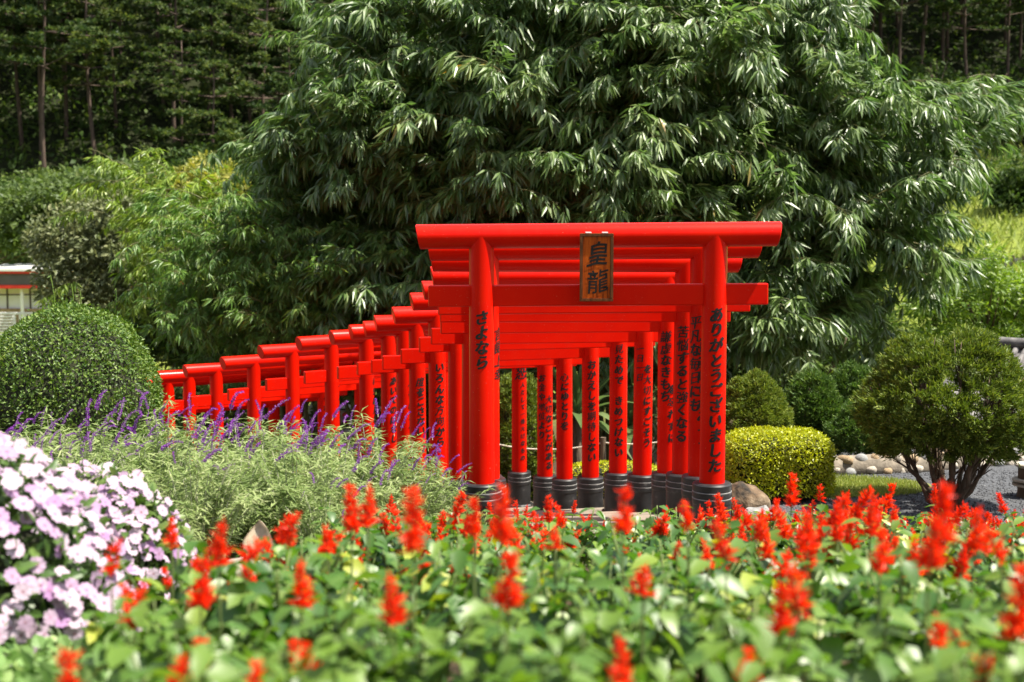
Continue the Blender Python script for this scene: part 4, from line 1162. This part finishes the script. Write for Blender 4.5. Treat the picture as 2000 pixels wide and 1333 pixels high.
s_ = np.cumsum(np.r_[0, np.linalg.norm(np.diff(line, axis=0), axis=1)])
for row, (zz, yo) in enumerate(((.05, -.06), (.19, .0))):
    d = .05
    while d < s_[-1]:
        w = r.uniform(.06, .115); c = np.array([np.interp(d + w, s_, line[:, i]) for i in range(3)])
        ob('stone', SM[int(r.integers(0, 6))], border, c + [0, yo + r.normal(0, .012), zz + r.normal(0, .015)], (r.normal(0, .2), r.normal(0, .2), r.uniform(0, 6)), (w, w * .8, r.uniform(.04, .07)))
        d += w * 2 + (.02 if row else r.uniform(.02, .10))

# stone seat cut by the right edge
p = at(2003, 935, 15.6)
st_ = thing('garden_stool', 'Round wooden post seat with pale banded collar, cut by the right edge', 'stool', (p[0] + .05, 15.6, 0))
ob('column', Geo().lathe([(.14, 0), (.13, .1), (.13, .33), (.14, .36)], 24).mesh('column', MAT['bark'], True, 35), st_)
ob('top', Geo().lathe([(.15, .355), (.165, .365), (.165, .385), (.155, .395)], 24).mesh('top', MAT['stone_a'], True, 35), st_)
for z in (.14, .19):
    ob('band', Geo().lathe([(.15, z), (.19, z + .008), (.19, z + .03), (.15, z + .038)], 24).mesh('band', MAT['stone_a'], True, 35), st_)

# curled dry leaf lying in the sage
p = at(510, 1052, 7.2)
bm = bmesh.new(); nu, nv = 14, 8
grid = [[None] * nv for _ in range(nu)]
for i in range(nu):
    for j in range(nv):
        u = i / (nu - 1); v = j / (nv - 1) * 2 - 1
        wdt = .075 * math.sin(math.pi * min(1, u * .85 + .12)) ** .7
        cu = 1.9 * (.5 + .5 * u)
        grid[i][j] = bm.verts.new((wdt * math.sin(v * cu) / cu * 1.6, .02 * math.sin(5 * u) + wdt * (1 - math.cos(v * cu)) * .55, (u - .5) * .19 + .012 * v * math.sin(4 * u)))
for i in range(nu - 1):
    for j in range(nv - 1): bm.faces.new((grid[i][j], grid[i + 1][j], grid[i + 1][j + 1], grid[i][j + 1]))
bmesh.ops.solidify(bm, geom=bm.faces[:], thickness=.004)
me = bpy.data.meshes.new('dry_leaf'); bm.to_mesh(me); bm.free(); me.materials.append(MAT['dry_leaf'])
for q in me.polygons: q.use_smooth = True
tag(ob('dry_leaf', me, None, tuple(p), (R(18), R(28), R(165))), 'Curled cream-coloured dry leaf lying on the sage above the pale stone', 'leaf')

# rope barrier beyond the gates
rb = thing('rope_barrier', 'White rope strung on dark posts behind the right-hand gate posts', 'rope', tuple(at(1100, 900, 21.4) * [1, 1, 0] + [0, 0, T(.8, 21.4)]))
bl = np.array(rb.location)
ends = [at(950, 862, 22.2), at(1060, 878, 21.8), at(1178, 865, 21.4), at(1300, 862, 21.0), at(1460, 862, 20.8)]
for a, b2 in zip(ends[:-1], ends[1:]):
    m_ = (a + b2) / 2 - [0, 0, .07]
    ob('rope', Geo().tube(bez(a, m_, b2, 9) - bl, .013, 6).mesh('rope', MAT['rope'], True), rb)
for e in ends:
    zt = T(e[0], e[1]) - .1
    ob('post', Geo().tube([[e[0], e[1], zt], [e[0], e[1], e[2] + .08]] - bl, .045, 10).mesh('post', MAT['bark'], True, 40), rb)

# strap-leaved plants in the shade behind the gates
def strap_plant(label, px, Y, n, L, seed, zoff=0., w=.085):
    r = np.random.default_rng(seed); x = at(px, 800, Y)[0]
    t = thing('strap_leaf_plant', label, 'plant', (x, Y, T(x, Y)))
    hh = .9 + zoff
    ob('trunk', Geo().tube([[0, 0, -.1], [.03, 0, hh * .5], [0, 0, hh]], [.13, .11, .09], 9).mesh('trunk', MAT['bark'], True), t)
    for k in range(n):
        a = r.uniform(0, 6.28); el = r.uniform(.1, 1.35); l = L * r.uniform(.7, 1.1); W = w * r.uniform(.8, 1.2)
        tt = np.linspace(0, 1, 9); V = []
        for q in tt:
            rad = l * q * math.cos(el); zz = l * (q * math.sin(el) - .45 * q * q * math.cos(el))
            ww = W * (1 - q ** 2.5) * (.35 + 1.2 * min(1, q * 3)) * .6
            for s, hfold in ((-1, .3), (0, 0), (1, .3)):
                V.append((math.cos(a) * rad - math.sin(a) * ww * s, math.sin(a) * rad + math.cos(a) * ww * s, hh + zz + hfold * ww))
        F = []
        for i in range(8):
            for j in range(2): F.append((i * 3 + j, i * 3 + j + 1, (i + 1) * 3 + j + 1, (i + 1) * 3 + j))
        ob('leaf', Geo().add(V, F).mesh('leaf', MAT['strap'], True), t)
strap_plant('Strap-leaved plant with broad dark blades behind the eighth gate post', 1128, 24.2, 26, 1.7, 1, .9, .14)
strap_plant('Pale strap-leaved plant above the juniper seen under the gates', 1000, 25.0, 24, 1.3, 2, 1.7, .1)
strap_plant('Strap-leaved plant in deep shade between the right gate posts', 1230, 24.6, 22, 1.5, 3, .8, .12)

# red and white stair railing glimpsed between the left posts
a = at(610, 880, 29.5); b2 = at(800, 800, 27.5)
rl = thing('stair_railing', 'Red and white railing glimpsed low between the left-hand gate posts', 'railing', (a[0], a[1], T(a[0], a[1])))
base = np.array(rl.location); base2 = np.array([b2[0], b2[1], T(b2[0], b2[1])])
for k, (h, mt) in enumerate(((.35, 'white_paint'), (.7, 'red_rail'), (1.0, 'red_rail'), (1.35, 'white_paint'))):
    zz = at(705, 842 - k * 16, 28.5)[2]
    ob('rail', Geo().tube([[0, 0, zz - base[2] - .1], list((base2 - base)[:2]) + [zz - base[2] + .05]], .05, 8).mesh('rail', MAT[mt], True), rl)
for f in (0, .33, .66, 1):
    q = (base2 - base) * [f, f, 0]
    ob('post', Geo().box([q[0], q[1], .75], (.12, .12, 1.9)).mesh('post', MAT['white_paint']), rl)

# ------------------------------------------------------------------ white building, left edge
Yb = 68.0
bl_, br_ = at(-90, 600, Yb)[0], at(330, 600, Yb)[0]
zt, zf0, zf1, zw = at(0, 524, Yb)[2], at(0, 534, Yb)[2], at(0, 556, Yb)[2], at(0, 604, Yb)[2]
zg = T((bl_ + br_) / 2, Yb) - .3
bd = thing('low_building', 'White panelled low building with dark red-trimmed roof band, left edge', 'building', (bl_, Yb, zg))
L_ = br_ - bl_
def bpart(name, x0, x1, y0, y1, z0, z1, mat):
    return ob(name, bevel_box(name, (x1 - x0, y1 - y0, z1 - z0), MAT[mat], .01, 1), bd, ((x0 + x1) / 2, (y0 + y1) / 2, (z0 + z1) / 2 - zg))
bpart('wall', .3, L_ - .3, .35, 6, zg, zf1, 'white_wall')
bpart('roof_band', 0, L_, -.5, 6.5, zf1, zf0, 'dark_fascia')
rf = bpart('roof_edge', -.1, L_ + .1, -.6, 6.6, zf0, zf0 + (zt - zf0) * .45, 'red_rail')
bpart('roof_cap', -.1, L_ + .1, -.62, 6.6, zf0 + (zt - zf0) * .45 + .002, zt, 'white_paint')
bpart('trim', -.05, L_ + .05, -.55, 6.5, zf1 - .17, zf1 - .003, 'red_rail')
for px in (10, 55, 100, 145, 190, 235, 280):
    x = at(px, 600, Yb)[0] - bl_; bpart('panel_joint', x - .04, x + .04, .31, .4, zw, zf1 - .2, 'dark_fascia')
bpart('panel_joint', .35, L_ - .35, .315, .4, at(0, 577, Yb)[2] - .03, at(0, 577, Yb)[2] + .03, 'dark_fascia')
bpart('base_course', .2, L_ - .2, .2, .5, zg, zw, 'stone_b')
for px in (-60, 47, 155, 262):
    x = at(px, 600, Yb)[0] - bl_; bpart('column', x - .07, x + .07, -.3, -.16, zg - .3, zf1 - .17, 'white_paint')
Yf = 58.0
fx0, fx1 = at(-90, 630, Yf)[0], at(70, 630, Yf)[0]
fz1, fz0 = at(0, 616, Yf)[2], at(0, 668, Yf)[2]
fe = thing('slat_fence', 'White horizontal slat fence behind the clipped dome hedge', 'fence', (fx0, Yf, T(fx0, Yf)))
zb = T(fx0, Yf)
for k in range(9):
    z = fz1 - (k + .5) * (fz1 - fz0) / 9
    ob('slat', bevel_box('slat', (fx1 - fx0 - .9, .04, .075), MAT['white_paint'], .005, 1), fe, ((fx1 - fx0 - .9) / 2, 0, z - zb))
for x in np.r_[np.arange(0, fx1 - fx0 - .8, 1.4), fx1 - fx0 - .9, fx1 - fx0 - .65, fx1 - fx0 - .45, fx1 - fx0 - .25]:
    h = fz1 - zb + .06
    ob('post', bevel_box('post', (.1, .08, h + .2), MAT['white_paint'], .005, 1), fe, (float(x), .07, h / 2 - .1))
ob('top_rail', bevel_box('top_rail', (fx1 - fx0, .10, .09), MAT['white_paint'], .005, 1), fe, ((fx1 - fx0) / 2, .06, fz1 - zb + .07))

# ------------------------------------------------------------------ tiled roof, right edge
A = at(1922, 672, 30.0)
hd = np.array([-.65, -.76, 0]); rd = np.array([.76, -.65, 0]); slope = .52
pv = thing('tiled_pavilion', 'Grey tiled roof of a low pavilion behind the big juniper, right edge', 'building', (A[0], A[1], T(A[0], A[1])))
pb = np.array(pv.location); A0 = A - pb
nroll, ntile, pitch, tl = 15, 9, .21, .34
dn = unit(hd + [0, 0, -slope]); nr = unit(np.cross(rd, dn)); nr = nr if nr[2] > 0 else -nr
g = Geo()
V = []
for (u, v) in ((-.3, 0), (nroll * pitch + .3, 0), (nroll * pitch + .3, ntile * tl), (-.3, ntile * tl)): V.append(A0 + rd * u + dn * v - nr * .03)
V += [q - nr * .06 for q in V]
g.add(V, [(0, 1, 2, 3), (7, 6, 5, 4), (0, 4, 5, 1), (1, 5, 6, 2), (2, 6, 7, 3), (3, 7, 4, 0)])
ob('roof_deck', g.mesh('roof_deck', MAT['roof_tile']), pv)
hv = []; rt_ = .068
for q in np.linspace(0, math.pi, 7): hv.append((math.cos(q) * rt_, math.sin(q) * rt_))
V = [(x * 1.0, 0, z) for x, z in hv] + [(x * .92, tl + .03, z * .92) for x, z in hv]
V += [(x * .78, 0, z * .78) for x, z in hv] + [(x * .7, tl + .03, z * .7) for x, z in hv]
F = [(i, i + 1, 8 + i, 7 + i) for i in range(6)] + [(i + 1, i, 14 + i, 15 + i) for i in range(6)] + [(14, 0, 7, 21), (20, 27, 13, 6)] + [(7 + i, 8 + i, 22 + i, 21 + i) for i in range(6)]
TILE = Geo().add(V, F).mesh('tile', MAT['roof_tile'], True, 40)
Mx = Matrix((tuple(rd), tuple(-dn), tuple(nr))).transposed().to_euler()
r = np.random.default_rng(3)
for i in range(nroll):
    for j in range(ntile):
        c = A0 + rd * (i + .5) * pitch + dn * (j + 1) * tl - nr * .02
        ob('tile', TILE, pv, c + nr * (.012 * (ntile - j) / ntile + r.uniform(0, .004)), Mx)
ridge = ob('ridge', Geo().tube([A0 - rd * .35, A0 + rd * (nroll * pitch + .4)] + nr * .06, .12, 10).mesh('ridge', MAT['roof_tile'], True, 40), pv)
g = Geo(); mid = A0 + rd * nroll * pitch / 2 + dn * ntile * tl * .5
cz = A0[2] - ntile * tl * .48
q0 = A0 + rd * .2 + dn * ntile * tl * .75; 
Mrot = np.stack([rd, -hd, [0, 0, 1.0]], 1)
cc = (A0 + rd * nroll * pitch / 2 + hd * 1.0); hgt = max(.5, cz - .1)
g.box([cc[0], cc[1], hgt / 2 - .2], (nroll * pitch - .4, 2.0, hgt + .4), M=Mrot)
ob('wall', g.mesh('wall', MAT['stone_b']), pv)

# grey panel fence and concrete slabs on the right slope
p = at(1880, 525, 56); q = at(2060, 525, 55)
pf = thing('panel_fence', 'Grey corrugated panel fence on the sunlit right-hand slope', 'fence', (p[0], p[1], T(p[0], p[1])))
b0 = np.array(pf.location); np_ = 9
for k in range(np_):
    u = (q - p) * (k + .5) / np_; z = at(1950, 517, 55.5)[2]
    V = []; m_ = 13; w = np.linalg.norm((q - p)[:2]) / np_ * .94
    hh = at(1950, 505, 55.5)[2] - at(1950, 530, 55.5)[2]
    for i in range(m_):
        x = (i / (m_ - 1) - .5) * w; yy = .03 * math.sin(i * math.pi)+ (.03 if i % 2 else -.03)
        V += [(u[0] + x, u[1] + yy, z - b0[2] - hh / 2), (u[0] + x, u[1] + yy, z - b0[2] + hh / 2)]
    V2 = [(a_[0], a_[1] + .02, a_[2]) for a_ in V]
    F = [(2 * i, 2 * i + 2, 2 * i + 3, 2 * i + 1) for i in range(m_ - 1)] + [(2 * m_ + 2 * i, 2 * m_ + 2 * i + 1, 2 * m_ + 2 * i + 3, 2 * m_ + 2 * i + 2) for i in range(m_ - 1)]
    ob('panel', Geo().add(V + V2, F).mesh('panel', MAT['concrete']), pf)
    e = (q - p) * k / np_; zg_ = T(p[0] + e[0], p[1] + e[1]) - b0[2] - .2; top = z - b0[2] + hh / 2 + .1
    ob('post', Geo().box([e[0], e[1] + .06, (zg_ + top) / 2], (.09, .09, top - zg_)).mesh('post', MAT['bark']), pf)
for k, (px0, px1, py, Y, lab) in enumerate(((1895, 1985, 640, 42, 'Pale concrete slab in the greenery above the tiled roof'), (1975, 2080, 545, 50, 'Pale concrete ledge at the right edge below the panel fence'))):
    a = at(px0, py, Y); b2 = at(px1, py, Y)
    zg_ = T((a[0] + b2[0]) / 2, Y)
    hgt = a[2] - zg_ + .2
    tag(ob('concrete_slab', bevel_box('concrete_slab', (b2[0] - a[0], 1.2, max(.35, hgt)), MAT['concrete'], .03, 1), None, ((a[0] + b2[0]) / 2, Y, a[2] - max(.35, hgt) / 2)), lab, 'slab')

# things that would still share a description get their place within the pair or row
_same = {}
for o in SC.objects:
    if o.parent is None and o.get('label'): _same.setdefault(o['label'], []).append(o)
for lab, os_ in _same.items():
    if len(os_) < 2: continue
    os_.sort(key=lambda o: o.location.x / max(o.location.y, .1))
    names = {2: ['left one', 'right one'], 3: ['left one', 'middle one', 'right one']}.get(len(os_), ['%s from left' % ORD[min(i, 16)].lower().replace('frontmost', 'first') for i in range(len(os_))])
    for o, nm in zip(os_, names): o['label'] = lab + ', ' + nm
